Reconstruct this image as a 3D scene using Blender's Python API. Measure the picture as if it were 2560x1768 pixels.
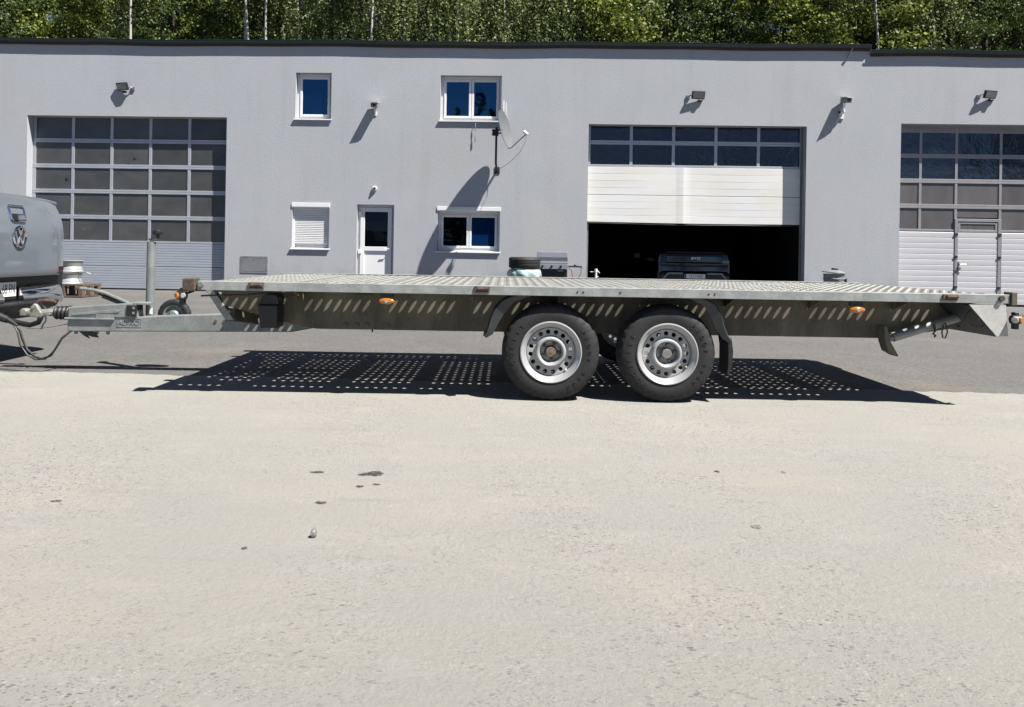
import bpy, bmesh, math, random
import numpy as np
from mathutils import Vector, Matrix, Euler
random.seed(7)
rng = np.random.default_rng(11)
R = math.radians
for o in list(bpy.data.objects): bpy.data.objects.remove(o)
sc = bpy.context.scene
COL = sc.collection

# ------------------------------------------------------------------ camera, sky, sun, exposure
cam_d = bpy.data.cameras.new('camera'); cam = bpy.data.objects.new('camera', cam_d); COL.objects.link(cam)
cam_d.sensor_width = 36; cam_d.lens = 26.0; cam_d.shift_y = -0.0970; cam_d.clip_end = 2000; cam_d.clip_start = 0.05
yaw, roll = R(2.0), R(1.0)
fw = Vector((-math.sin(yaw), math.cos(yaw), 0)); rt = Vector((math.cos(yaw), math.sin(yaw), 0)); up = Vector((0, 0, 1))
cr = rt*math.cos(roll)+up*math.sin(roll); cu = -rt*math.sin(roll)+up*math.cos(roll)
m = Matrix.Identity(4)
for i in range(3): m[i][0], m[i][1], m[i][2] = cr[i], cu[i], -fw[i]
m.translation = (0, 0, 1.0)
cam.matrix_world = m
sc.camera = cam
SUN = Vector((0.57, -0.30, 1.0)).normalized()
world = bpy.data.worlds.new('World'); sc.world = world; world.use_nodes = True
wn = world.node_tree; bg = wn.nodes['Background']
sky = wn.nodes.new('ShaderNodeTexSky'); sky.sky_type = 'NISHITA'; sky.sun_disc = False
sky.sun_elevation = math.asin(SUN.z); sky.sun_rotation = math.atan2(SUN.x, SUN.y)
sky.altitude = 900; sky.air_density = 0.42; sky.dust_density = 0.05; sky.ozone_density = 3.0
wn.links.new(sky.outputs[0], bg.inputs[0]); bg.inputs[1].default_value = 0.05
sl = bpy.data.lights.new('sun', 'SUN'); sl.energy = 5.0; sl.angle = R(0.53); sl.color = (1.0, 0.955, 0.89)
so = bpy.data.objects.new('sun', sl); COL.objects.link(so); so.location = (10, -5, 20)
so.rotation_euler = SUN.to_track_quat('Z', 'Y').to_euler()
vs = sc.view_settings; vs.view_transform = 'Standard'; vs.look = 'None'; vs.gamma = 1; vs.exposure = 1.53; vs.use_curve_mapping = False
sc.cycles.use_denoising = True

# ------------------------------------------------------------------ helpers: materials
def principled(nt): return next(n for n in nt.nodes if n.type == 'BSDF_PRINCIPLED')
ALB = 0.48   # the photo is exposed for mid-toned surfaces
def mat(name, col, rough=0.6, metal=0.0, col2=None, vscale=4.0, vmix=0.5, lo=0.4, hi=0.62, fine=0.0, fscale=60.0,
        bump=0.0, bscale=80.0, col3=None, v3scale=2.0, lo3=0.58, hi3=0.7, spec=None, stretch=(1, 1, 1), trans=0.0, coat=0.0, bdist=0.01):
    if metal < .9:
        col = tuple(c*ALB for c in col); col2 = col2 and tuple(c*ALB for c in col2); col3 = col3 and tuple(c*ALB for c in col3)
    mt = bpy.data.materials.new(name); mt.use_nodes = True; nt = mt.node_tree; b = principled(nt); L = nt.links.new
    b.inputs['Roughness'].default_value = rough; b.inputs['Metallic'].default_value = metal
    if spec is not None: b.inputs['Specular IOR Level'].default_value = spec
    if trans: b.inputs['Transmission Weight'].default_value = trans
    if coat: b.inputs['Coat Weight'].default_value = coat; b.inputs['Coat Roughness'].default_value = 0.04
    b.inputs['Base Color'].default_value = (*col, 1)
    tc = nt.nodes.new('ShaderNodeTexCoord'); mp = nt.nodes.new('ShaderNodeMapping'); L(tc.outputs['Object'], mp.inputs[0])
    mp.inputs['Scale'].default_value = stretch
    def noise(s, d=4, r=0.6):
        n = nt.nodes.new('ShaderNodeTexNoise'); n.inputs['Scale'].default_value = s; n.inputs['Detail'].default_value = d
        n.inputs['Roughness'].default_value = r; L(mp.outputs[0], n.inputs['Vector']); return n
    def ramp(src, a, c):
        r = nt.nodes.new('ShaderNodeMapRange'); r.inputs[1].default_value = a; r.inputs[2].default_value = c; L(src, r.inputs[0]); return r.outputs[0]
    def mix(fac, a, c, scale=1.0, mode='MIX'):
        x = nt.nodes.new('ShaderNodeMix'); x.data_type = 'RGBA'; x.blend_type = mode
        if scale != 1.0:
            mm = nt.nodes.new('ShaderNodeMath'); mm.operation = 'MULTIPLY'; mm.inputs[1].default_value = scale; L(fac, mm.inputs[0]); fac = mm.outputs[0]
        L(fac, x.inputs[0])
        for i, v in ((6, a), (7, c)):
            if isinstance(v, tuple): x.inputs[i].default_value = (*v, 1)
            else: L(v, x.inputs[i])
        return x.outputs[2]
    out = col
    if col2: out = mix(ramp(noise(vscale).outputs[0], lo, hi), out, col2, vmix)
    if col3: out = mix(ramp(noise(v3scale, 6, 0.7).outputs[0], lo3, hi3), out, col3)
    if fine:
        d = tuple(c*(1-fine) for c in (1, 1, 1))
        out = mix(ramp(noise(fscale, 3, 0.7).outputs[0], 0.3, 0.7), out, mix(ramp(noise(fscale*1.7, 2).outputs[0], .3, .7), d, (1+fine,)*3), 1.0, 'MULTIPLY') if not isinstance(out, tuple) else \
              mix(ramp(noise(fscale, 3, 0.7).outputs[0], 0.3, 0.7), tuple(c*(1-fine) for c in col), tuple(min(1, c*(1+fine)) for c in col))
    if not isinstance(out, tuple): L(out, b.inputs['Base Color'])
    if bump:
        bp = nt.nodes.new('ShaderNodeBump'); bp.inputs['Strength'].default_value = bump; bp.inputs['Distance'].default_value = bdist
        L(noise(bscale, 4, 0.65).outputs[0], bp.inputs['Height']); L(bp.outputs[0], b.inputs['Normal'])
    mt['b'] = 1
    return mt

M = {}
M['galv'] = mat('galvanised_steel', (.36, .39, .39), .55, .35, (.50, .53, .52), 9, .8, .4, .62, .12, 40, .15, 60, (.30, .27, .20), 5, .66, .8)
M['rail'] = mat('galvanised_rail', (.40, .43, .42), .55, .2, (.54, .57, .55), 11, .9, .42, .6, .12, 55, .15, 60, (.36, .30, .20), 3.2, .62, .74)
M['deck'] = mat('galvanised_deck', (.31, .31, .29), .55, .15, (.40, .40, .375), 6, .9, .4, .6, .15, 30, .1, 60, (.36, .32, .24), 4, .64, .8)
M['frame'] = mat('dirty_shaded_frame_steel', (.225, .203, .145), .7, .1, (.10, .086, .056), 5, .9, .38, .62, .2, 30, .2, 40, stretch=(1, 1, .4))  # dirty steel; shade under the deck is mixed into its base colour
M['endplate'] = mat('pale_painted_steel', (.80, .80, .76), .5, 0, (.60, .58, .52), 8, .8, .4, .65, .1, 40, .1, 50, (.45, .38, .26), 9, .66, .78)
M['rust'] = mat('rusty_steel', (.10, .064, .048), .85, .1, (.20, .13, .095), 30, .9, .4, .6, .3, 80, .5, 90, (.05, .04, .035), 22, .55, .65)
M['tyre'] = mat('tyre_rubber', (.009, .010, .0115), .72, 0, (.018, .019, .020), 8, .9, .4, .62, .2, 60, .12, 120)
M['letter'] = mat('tyre_lettering', (.045, .046, .05), .4)
M['rim'] = mat('silver_rim_paint', (.60, .62, .63), .36, .2, (.58, .59, .59), 12, .6, .45, .65, .06, 60, .03, 50, (.30, .24, .18), 8, .72, .85)
M['hubrust'] = mat('rusty_hub', (.22, .15, .10), .7, .3, (.33, .27, .21), 40, .9, .4, .6, .2, 90, .3, 120)
M['hubgrey'] = mat('grey_hub', (.42, .42, .40), .5, .4, (.30, .29, .26), 40, .9, .4, .6, .2, 90, .2, 120)
M['black'] = mat('black_plastic', (.012, .0135, .015), .5, 0, (.022, .024, .026), 14, .8)
M['guard'] = mat('mudguard_plastic', (.03, .038, .045), .48, 0, (.05, .057, .062), 9, .9, .4, .62, .15, 40)
M['cast'] = mat('cast_coupling_steel', (.42, .41, .37), .6, .3, (.30, .28, .24), 22, .9, .4, .6, .2, 60, .2, 80)
M['chrome'] = mat('chrome', (.62, .63, .66), .05, 1.0)
M['amber'] = mat('amber_lens', (.75, .27, .02), .15, 0, (.55, .15, .01), 60, .8, coat=.6)
M['clear'] = mat('clear_lens', (.75, .72, .70), .12, .3, (.5, .45, .45), 90, .8, coat=.6)
M['redlens'] = mat('red_lens', (.35, .02, .02), .15, 0, (.2, .01, .01), 50, .8, coat=.6)
M['truck'] = mat('silver_blue_paint', (.345, .395, .455), .22, .45, coat=.7, fine=.04, fscale=400)
M['navy'] = mat('navy_car_paint', (.006, .010, .022), .2, .2, coat=1.0)
M['glassdark'] = mat('dark_car_glass', (.006, .007, .008), .05, 0, spec=.6)
M['white'] = mat('white_upvc', (1.26, 1.27, 1.28), .4, 0, (1.14, 1.16, 1.18), 3, .6, .4, .65, .02, 60)
M['plate'] = mat('plate_white', (1.42, 1.42, 1.38), .4)
M['ink'] = mat('plate_black', (.012, .012, .013), .5)
M['blueband'] = mat('plate_blue', (.02, .10, .45), .4)
M['red'] = mat('badge_red', (.5, .02, .04), .4)
M['alu'] = mat('anodised_aluminium', (.74, .78, .84), .42, .35, (.64, .68, .74), 3, .6, .4, .6, .05, 80)
M['alusec'] = mat('aluminium_section', (.66, .72, .81), .42, .3, (.72, .77, .83), 1.3, .9, .4, .6, .05, 60, .03, 30, (.55, .60, .68), 2.6, .58, .72, stretch=(1, 1, 3))
M['alugrey'] = mat('grey_door_frame', (.50, .49, .51), .45, .2, (.44, .43, .45), 4, .7, .4, .6, .05, 50)
M['slatgrey'] = mat('embossed_white_steel', (.88, .88, .92), .45, 0, (.78, .78, .82), 2.2, .8, .35, .65, .04, 90, .06, 70, stretch=(.4, 1, 2))
M['slatcream'] = mat('yellowed_white_panel', (1.22, 1.22, 1.22), .42, 0, (1.16, 1.13, 1.02), 1.5, .8, .4, .6, .02, 70, .04, 20, (1.02, .90, .58), .7, .58, .82, stretch=(.5, 1, 1.6))
M['pane_dull'] = mat('scratched_acrylic', (.088, .092, .090), .33, 0, (.125, .127, .12), 2.2, .9, .35, .65, .12, 50, .05, 30, (.21, .215, .21), 2.8, .66, .8, stretch=(1, 1, 1.6))
M['pane_brown'] = mat('brown_filmed_acrylic', (.15, .135, .142), .4, 0, (.19, .175, .18), 3, .9, .35, .65, .1, 60, .05, 30, stretch=(1.6, 1, .5))
M['pane_dark'] = mat('dark_door_glass', (.012, .014, .018), .08, 0, spec=.7, bump=.35, bscale=1.6, bdist=.05)
M['handle'] = mat('brushed_handle', (.6, .6, .6), .3, .8)
M['wood'] = mat('weathered_wood', (.22, .155, .105), .8, 0, (.12, .085, .06), 14, .9, .4, .6, .2, 60, .3, 60, stretch=(.3, 3, 3))
M['gutter'] = mat('dark_green_gutter', (.028, .05, .046), .38, .1, (.04, .065, .06), 3, .7)
M['fascia'] = mat('brown_fascia', (.07, .042, .028), .7, 0, (.05, .03, .02), 8, .8)
M['inside'] = mat('unlit_workshop_plaster', (.030, .030, .031), .9, 0, (.02, .02, .02), 1, .6)  # near-black base puts the unlit room's darkness into the colour
M['cabinet'] = mat('cabinet_grey', (.34, .35, .36), .5, .1, (.28, .29, .30), 4, .8, .4, .6, .08, 40)
M['bag'] = mat('teal_plastic_bag', (.34, .62, .58), .28, 0, (.72, .80, .78), 6, 1.0, .42, .58, .12, 30, .6, 16, (.42, .34, .26), 7, .68, .8, stretch=(1, 1, .35), bdist=.02)
M['steel'] = mat('brushed_stainless', (.50, .53, .58), .34, .65, (.44, .47, .52), 3, .7, .4, .6, .04, 60)
M['zinc'] = mat('dull_zinc', (.30, .34, .34), .5, .3, (.40, .43, .42), 8, .9, .4, .6, .15, 40, .1, 40)
M['lamp_lens'] = mat('floodlight_lens', (.46, .48, .46), .18, 0, (.34, .36, .34), 12, .7, coat=.5)
M['dish'] = mat('dish_enamel', (.215, .23, .245), .5, 0, (.19, .205, .22), 4, .6)
M['oil'] = mat('oil_stain', (.035, .035, .038), .6, 0, (.075, .073, .072), 70, .9, .4, .6, .2, 200)
M['oilpale'] = mat('faded_stain', (.22, .215, .20), .8, 0, (.30, .29, .26), 60, .9, .4, .6, .2, 200)
M['stone'] = mat('pale_stone', (.45, .44, .42), .8, 0, (.12, .11, .1), 60, .9)

def window_glass(name, tint, base):
    mt = bpy.data.materials.new(name); mt.use_nodes = True; nt = mt.node_tree; nt.nodes.clear(); L = nt.links.new
    out = nt.nodes.new('ShaderNodeOutputMaterial'); d = nt.nodes.new('ShaderNodeBsdfDiffuse'); d.inputs[0].default_value = (*base, 1)
    g = nt.nodes.new('ShaderNodeBsdfGlossy'); g.inputs[0].default_value = (*tint, 1); g.inputs[1].default_value = 0.02
    mx = nt.nodes.new('ShaderNodeMixShader'); mx.inputs[0].default_value = .6
    tc = nt.nodes.new('ShaderNodeTexCoord'); n = nt.nodes.new('ShaderNodeTexNoise'); n.inputs['Scale'].default_value = 1.3; L(tc.outputs['Object'], n.inputs['Vector'])
    bp = nt.nodes.new('ShaderNodeBump'); bp.inputs['Strength'].default_value = .05; bp.inputs['Distance'].default_value = .05; L(n.outputs[0], bp.inputs['Height']); L(bp.outputs[0], g.inputs['Normal'])
    L(d.outputs[0], mx.inputs[1]); L(g.outputs[0], mx.inputs[2]); L(mx.outputs[0], out.inputs[0]); return mt
M['winglass'] = window_glass('sky_tinted_window_glass', (.055, .16, .26), (.002, .006, .012))  # blue of the reflected sky is put into the gloss colour
M['darkglass'] = window_glass('dark_window_glass', (.018, .022, .026), (.003, .004, .005))
M['blue_pane'] = window_glass('blue_window_glass', (.012, .03, .06), (.005, .038, .14))  # blue base colour under a weak gloss

def leaf_mat(name, a, b, trans=.35):
    mt = bpy.data.materials.new(name); mt.use_nodes = True; nt = mt.node_tree; nt.nodes.clear(); L = nt.links.new
    out = nt.nodes.new('ShaderNodeOutputMaterial'); g = nt.nodes.new('ShaderNodeNewGeometry')
    mx = nt.nodes.new('ShaderNodeMix'); mx.data_type = 'RGBA'; mx.inputs[6].default_value = (*a, 1); mx.inputs[7].default_value = (*b, 1)
    L(g.outputs['Random Per Island'], mx.inputs[0])
    p = nt.nodes.new('ShaderNodeBsdfPrincipled'); p.inputs['Roughness'].default_value = .6; p.inputs['Specular IOR Level'].default_value = .25; L(mx.outputs[2], p.inputs['Base Color'])
    t = nt.nodes.new('ShaderNodeBsdfTranslucent'); L(mx.outputs[2], t.inputs[0])
    s = nt.nodes.new('ShaderNodeMixShader'); s.inputs[0].default_value = trans
    L(p.outputs[0], s.inputs[1]); L(t.outputs[0], s.inputs[2]); L(s.outputs[0], out.inputs[0]); return mt
LEAF = [leaf_mat('birch_leaf', (.022, .044, .014), (.20, .23, .080), .24), leaf_mat('hazel_leaf', (.026, .052, .008), (.20, .225, .036), .24),
        leaf_mat('beech_leaf', (.014, .032, .007), (.095, .135, .028), .18), leaf_mat('spruce_needle', (.010, .026, .012), (.022, .045, .018), .1)]
M['bark'] = mat('dark_bark', (.07, .055, .04), .9, 0, (.04, .03, .025), 10, .9, .4, .6, .2, 40, .5, 30)
M['birch'] = mat('white_birch_bark', (.62, .60, .55), .8, 0, (.10, .09, .08), 5, 1, .58, .66, .1, 30, .2, 30, stretch=(1, 1, 2.2))

def patchy(mt, scale, lo, hi):
    nt = mt.node_tree; L = nt.links.new; b = principled(nt); out = next(n for n in nt.nodes if n.type == 'OUTPUT_MATERIAL')
    tc = nt.nodes.new('ShaderNodeTexCoord'); n = nt.nodes.new('ShaderNodeTexNoise'); n.inputs['Scale'].default_value = scale; n.inputs['Detail'].default_value = 6; n.inputs['Roughness'].default_value = .75; L(tc.outputs['Object'], n.inputs['Vector'])
    r = nt.nodes.new('ShaderNodeMapRange'); r.inputs[1].default_value = lo; r.inputs[2].default_value = hi; L(n.outputs[0], r.inputs[0]); L(r.outputs[0], b.inputs['Alpha'])
patchy(M['oil'], 75, .34, .58); patchy(M['oilpale'], 60, .40, .56)
def vary(mt, amount):
    nt = mt.node_tree; L = nt.links.new; b = principled(nt); oi = nt.nodes.new('ShaderNodeObjectInfo'); r = nt.nodes.new('ShaderNodeMapRange'); r.inputs[3].default_value = 1-amount; r.inputs[4].default_value = 1+amount; L(oi.outputs['Random'], r.inputs[0])
    h = nt.nodes.new('ShaderNodeHueSaturation'); L(r.outputs[0], h.inputs['Value'])
    if b.inputs['Base Color'].links: L(b.inputs['Base Color'].links[0].from_socket, h.inputs['Color'])
    else: h.inputs['Color'].default_value = b.inputs['Base Color'].default_value
    L(h.outputs[0], b.inputs['Base Color'])
for k_, a_ in (('pane_dull', .22), ('pane_brown', .14), ('pane_dark', .5), ('slatgrey', .04), ('slatcream', .025)): vary(M[k_], a_)
def concrete_material():
    mt = mat('sunbleached_concrete', (.440, .426, .384), .85, 0, (.408, .40, .364), .9, .8, .35, .65, .05, 160, .0)
    nt = mt.node_tree; b = principled(nt); L = nt.links.new
    src = b.inputs['Base Color'].links[0].from_socket
    tc = nt.nodes.new('ShaderNodeTexCoord')
    def vec(sx, sy, ang=0):
        mp = nt.nodes.new('ShaderNodeMapping'); mp.inputs['Scale'].default_value = (sx, sy, 1); mp.inputs['Rotation'].default_value = (0, 0, ang); L(tc.outputs['Object'], mp.inputs[0]); return mp.outputs[0]
    def tex(t, s, v, **k):
        n = nt.nodes.new(t); n.inputs['Scale'].default_value = s; L(v, n.inputs['Vector'])
        for a, c in k.items(): n.inputs[a].default_value = c
        return n
    def rng_(s, a, c, lo=0, hi=1):
        r = nt.nodes.new('ShaderNodeMapRange'); L(s, r.inputs[0]); r.inputs[1].default_value = a; r.inputs[2].default_value = c; r.inputs[3].default_value = lo; r.inputs[4].default_value = hi; return r.outputs[0]
    def mul(a, c):
        n = nt.nodes.new('ShaderNodeMath'); n.operation = 'MULTIPLY'; L(a, n.inputs[0])
        if isinstance(c, float): n.inputs[1].default_value = c
        else: L(c, n.inputs[1])
        return n.outputs[0]
    def mixc(f, a, c):
        x = nt.nodes.new('ShaderNodeMix'); x.data_type = 'RGBA'; L(f, x.inputs[0]); L(a, x.inputs[6]); x.inputs[7].default_value = (*c, 1); return x.outputs[2]
    v = vec(1, 1)
    streak = rng_(tex('ShaderNodeTexNoise', 1.1, vec(.7, 2.2, .12), Detail=9.0, Roughness=.76).outputs[0], .48, .74)
    src = mixc(mul(streak, .85), src, (0.186, 0.186, 0.176))
    warm = rng_(tex('ShaderNodeTexNoise', .8, vec(1, 1.6), Detail=5.0).outputs[0], .52, .72)
    src = mixc(mul(warm, .5), src, (0.255, 0.238, 0.202))
    grain = rng_(tex('ShaderNodeTexNoise', 120, v, Detail=4.0, Roughness=.8).outputs[0], .35, .62)
    src = mixc(mul(grain, .32), src, (0.167, 0.162, 0.151))
    scuff = rng_(tex('ShaderNodeTexNoise', 2.2, vec(.35, 2.4, -.06), Detail=9.0, Roughness=.8).outputs[0], .56, .76)
    src = mixc(mul(scuff, .75), src, (0.142, 0.139, 0.131))
    bloom = rng_(tex('ShaderNodeTexNoise', 3.5, vec(.6, 1.5), Detail=7.0, Roughness=.75).outputs[0], .54, .72)
    src = mixc(mul(bloom, .5), src, (0.245, 0.238, 0.222))
    patch = rng_(tex('ShaderNodeTexNoise', .9, vec(1.2, .6), Detail=5.0, Roughness=.65).outputs[0], .44, .66, .12, 1)
    sx_ = nt.nodes.new('ShaderNodeSeparateXYZ'); L(tc.outputs['Object'], sx_.inputs[0])
    band = rng_(mul(rng_(sx_.outputs['X'], .05, .65), rng_(sx_.outputs['X'], 1.35, .75)), 0, 1, 0, .9)      # worn wheel path towards the trailer
    band = mul(band, rng_(tex('ShaderNodeTexNoise', 2.6, v, Detail=4.0).outputs[0], .38, .6))
    mxn = nt.nodes.new('ShaderNodeMath'); mxn.operation = 'MAXIMUM'; L(patch, mxn.inputs[0]); L(band, mxn.inputs[1]); patch = mxn.outputs[0]
    for sc_, th, col, lo, hi in ((60, .34, (0.047, 0.046, 0.043), .50, .58), (24, .19, (0.039, 0.037, 0.035), .59, .63), (130, .40, (0.065, 0.061, 0.057), .45, .55), (90, .36, (0.284, 0.275, 0.258), .48, .58)):
        wv = nt.nodes.new('ShaderNodeMapping'); wv.inputs['Scale'].default_value = (.7, 1.25, 1); wv.inputs['Rotation'].default_value = (0, 0, sc_); L(tc.outputs['Object'], wv.inputs[0])
        vo = tex('ShaderNodeTexVoronoi', sc_, wv.outputs[0]); gate = rng_(tex('ShaderNodeTexNoise', sc_*.27, v, Detail=2.0).outputs[0], lo, hi)
        src = mixc(mul(mul(rng_(vo.outputs['Distance'], th, th*.6), gate), patch), src, col)
    L(src, b.inputs['Base Color'])
    bp = nt.nodes.new('ShaderNodeBump'); bp.inputs['Strength'].default_value = 1.0; bp.inputs['Distance'].default_value = .010
    L(tex('ShaderNodeTexNoise', 42, v, Detail=9.0, Roughness=.78).outputs[0], bp.inputs['Height']); L(bp.outputs[0], b.inputs['Normal'])
    return mt
M['concrete'] = concrete_material()
M['asphalt'] = mat('worn_asphalt', (.166, .160, .152), .85, 0, (.138, .134, .129), 1.2, .8, .35, .65, .55, 24, .9, 60, (.235, .205, .165), .5, .55, .75, bdist=.01)
M['soil'] = mat('leafy_soil', (.035, .032, .018), .95, 0, (.02, .025, .01), 1.5, .9)
M['plaster'] = mat('grey_render_plaster', (.625, .655, .70), .9, 0, (.585, .612, .655), .7, .7, .35, .65, .05, 24, .32, 34, (.615, .625, .63), .5, .55, .7, bdist=.012)

def weather_plaster():
    nt = M['plaster'].node_tree; b = principled(nt); L = nt.links.new; src = b.inputs['Base Color'].links[0].from_socket
    tc = nt.nodes.new('ShaderNodeTexCoord'); sx = nt.nodes.new('ShaderNodeSeparateXYZ'); L(tc.outputs['Object'], sx.inputs[0])
    def noise(scale, st, d=6):
        mp = nt.nodes.new('ShaderNodeMapping'); mp.inputs['Scale'].default_value = st; L(tc.outputs['Object'], mp.inputs[0])
        n = nt.nodes.new('ShaderNodeTexNoise'); n.inputs['Scale'].default_value = scale; n.inputs['Detail'].default_value = d; n.inputs['Roughness'].default_value = .68; L(mp.outputs[0], n.inputs['Vector']); return n.outputs[0]
    def rg(v, a, c, lo=0., hi=1.):
        r = nt.nodes.new('ShaderNodeMapRange'); L(v, r.inputs[0])
        for i, q in enumerate((a, c, lo, hi)): r.inputs[i+1].default_value = q
        return r.outputs[0]
    def op(o, a, c):
        n = nt.nodes.new('ShaderNodeMath'); n.operation = o
        for i, q in enumerate((a, c)):
            if isinstance(q, (int, float)): n.inputs[i].default_value = q
            else: L(q, n.inputs[i])
        return n.outputs[0]
    def mixc(f, a, col):
        x = nt.nodes.new('ShaderNodeMix'); x.data_type = 'RGBA'; L(f, x.inputs[0]); L(a, x.inputs[6]); x.inputs[7].default_value = (*col, 1); return x.outputs[2]
    src = mixc(op('MULTIPLY', rg(noise(1.4, (1.6, 1, .12)), .52, .78), .45), src, (0.228, 0.237, 0.245))          # rain streaks
    src = mixc(op('MULTIPLY', rg(noise(.55, (1, 1, 1)), .5, .72), .5), src, (0.323, 0.331, 0.348))                  # clean blotches
    splash = op('MULTIPLY', rg(op('ADD', sx.outputs['Z'], rg(noise(2.5, (1, 1, .6)), .3, .7, -.35, .45)), .75, .1), .55)
    src = mixc(splash, src, (0.206, 0.206, 0.202))                                                                      # splashed dirt with a ragged edge
    dx = op('POWER', op('DIVIDE', op('ADD', op('SUBTRACT', sx.outputs['X'], .55), op('MULTIPLY', sx.outputs['Z'], .30)), .62), 2); dz = op('POWER', op('DIVIDE', op('SUBTRACT', sx.outputs['Z'], 1.35), 1.15), 2)
    patch = rg(op('ADD', op('ADD', dx, dz), rg(noise(2.2, (1, 1, 1)), .3, .7, -.5, .5)), 1.1, .3)
    src = mixc(op('MULTIPLY', patch, .5), src, (0.331, 0.333, 0.323))                                              # touched-up paint beside the windows
    L(src, b.inputs['Base Color'])
weather_plaster()

# ------------------------------------------------------------------ helpers: geometry
class MB:
    def __init__(s): s.V = []; s.F = []
    def add(s, V, F):
        k = len(s.V); s.V += [tuple(v) for v in V]; s.F += [tuple(i+k for i in f) for f in F]; return s
    def box(s, x0, y0, z0, x1, y1, z1):
        V = [(x, y, z) for z in (z0, z1) for y in (y0, y1) for x in (x0, x1)]
        return s.add(V, [(0, 2, 3, 1), (4, 5, 7, 6), (0, 1, 5, 4), (2, 6, 7, 3), (0, 4, 6, 2), (1, 3, 7, 5)])
    def beam(s, p0, p1, w, h, up=(0, 0, 1)):
        p0, p1 = Vector(p0), Vector(p1); d = (p1-p0).normalized(); u = Vector(up); a = d.cross(u).normalized(); c = a.cross(d)
        V = [p+a*(i*w/2)+c*(j*h/2) for p in (p0, p1) for i, j in ((-1, -1), (1, -1), (1, 1), (-1, 1))]
        return s.add(V, [(3, 2, 1, 0), (4, 5, 6, 7)]+[(i, (i+1) % 4, (i+1) % 4+4, i+4) for i in range(4)])
    def lathe(s, prof, o=(0, 0, 0), ax=(0, 1, 0), n=32, closed=False, caps=False, rad=None):
        ax = Vector(ax).normalized(); a = ax.orthogonal().normalized(); c = ax.cross(a); o = Vector(o); V = []; F = []
        for i, (r, h) in enumerate(prof):
            for k in range(n):
                t = 2*math.pi*k/n; rr = r if rad is None else rad(i, k, r)
                V.append(o+ax*h+(a*math.cos(t)+c*math.sin(t))*rr)
        P = len(prof)
        for i in range(P if closed else P-1):
            for k in range(n):
                j = (i+1) % P; F.append((i*n+k, i*n+(k+1) % n, j*n+(k+1) % n, j*n+k))
        if caps: F += [tuple(range(n-1, -1, -1)), tuple((P-1)*n+k for k in range(n))]
        return s.add(V, F)
    def cyl(s, p0, p1, r0, r1=None, n=14):
        d = Vector(p1)-Vector(p0); return s.lathe([(r0, 0), (r0 if r1 is None else r1, d.length)], p0, d, n, caps=True)
    def tube(s, pts, r, n=8):
        pts = [Vector(p) for p in pts]; V = []; F = []; a = None
        for i, p in enumerate(pts):
            t = (pts[min(i+1, len(pts)-1)]-pts[max(i-1, 0)]).normalized()
            a = t.orthogonal().normalized() if a is None else (a-t*a.dot(t)).normalized(); c = t.cross(a)
            rr = r[i] if isinstance(r, (list, tuple)) else r
            V += [p+(a*math.cos(2*math.pi*k/n)+c*math.sin(2*math.pi*k/n))*rr for k in range(n)]
        for i in range(len(pts)-1):
            F += [(i*n+k, i*n+(k+1) % n, (i+1)*n+(k+1) % n, (i+1)*n+k) for k in range(n)]
        F += [tuple(range(n-1, -1, -1)), tuple((len(pts)-1)*n+k for k in range(n))]
        return s.add(V, F)
    def prism(s, poly, d0, d1, fn=None):
        fn = fn or (lambda u, v, d: (u, d, v)); n = len(poly)
        V = [fn(u, v, d) for d in (d0, d1) for u, v in poly]
        return s.add(V, [tuple(range(n)), tuple(range(2*n-1, n-1, -1))]+[(i, n+i, n+(i+1) % n, (i+1) % n) for i in range(n)])
    def mesh(s, name, material, smooth=35, recalc=True):
        me = bpy.data.meshes.new(name); me.from_pydata(s.V, [], s.F)
        if recalc:
            bm = bmesh.new(); bm.from_mesh(me); bmesh.ops.recalc_face_normals(bm, faces=bm.faces); bm.to_mesh(me); bm.free()
        if material: me.materials.append(material)
        if smooth:
            me.shade_smooth(); me.set_sharp_from_angle(angle=R(smooth))
        return me
    def build(s, name, material, parent=None, smooth=35, bevel=0.0, loc=(0, 0, 0), rot=(0, 0, 0)):
        return link(name, s.mesh(name, M[material] if isinstance(material, str) else material, smooth), parent, loc, rot, bevel)

def link(name, data, parent=None, loc=(0, 0, 0), rot=(0, 0, 0), bevel=0.0, scale=None):
    o = bpy.data.objects.new(name, data); COL.objects.link(o); o.parent = parent; o.location = loc; o.rotation_euler = rot
    if scale: o.scale = scale
    if bevel:
        b = o.modifiers.new('bevel', 'BEVEL'); b.width = bevel; b.segments = 2; b.limit_method = 'ANGLE'; b.angle_limit = R(40)
    return o
def tag(o, label=None, cat=None, group=None, kind=None):
    for k, v in (('label', label), ('category', cat), ('group', group), ('kind', kind)):
        if v: o[k] = v
    return o
def empty(name, loc=(0, 0, 0), rz=0.0, parent=None, rot=None):
    o = link(name, None, parent, loc, rot or (0, 0, rz)); o.empty_display_size = .2; return o
def text_mesh(s, size, ext=0.001, align='CENTER'):
    c = bpy.data.curves.new('lettering', 'FONT'); c.body = s; c.size = size; c.extrude = ext; c.align_x = align; c.align_y = 'CENTER'; c.resolution_u = 3
    o = bpy.data.objects.new('lettering', c); COL.objects.link(o); bpy.context.view_layer.update()
    me = bpy.data.meshes.new_from_object(o.evaluated_get(bpy.context.evaluated_depsgraph_get()))
    bpy.data.objects.remove(o); bpy.data.curves.remove(c); return me
def text(name, s, size, material, parent, loc, rot=(R(90), 0, 0), ext=.001, align='CENTER', sx=1.0):
    me = text_mesh(s, size, ext, align); me.materials.append(M[material]); return link(name, me, parent, loc, rot, scale=(sx, 1, 1))
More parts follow.
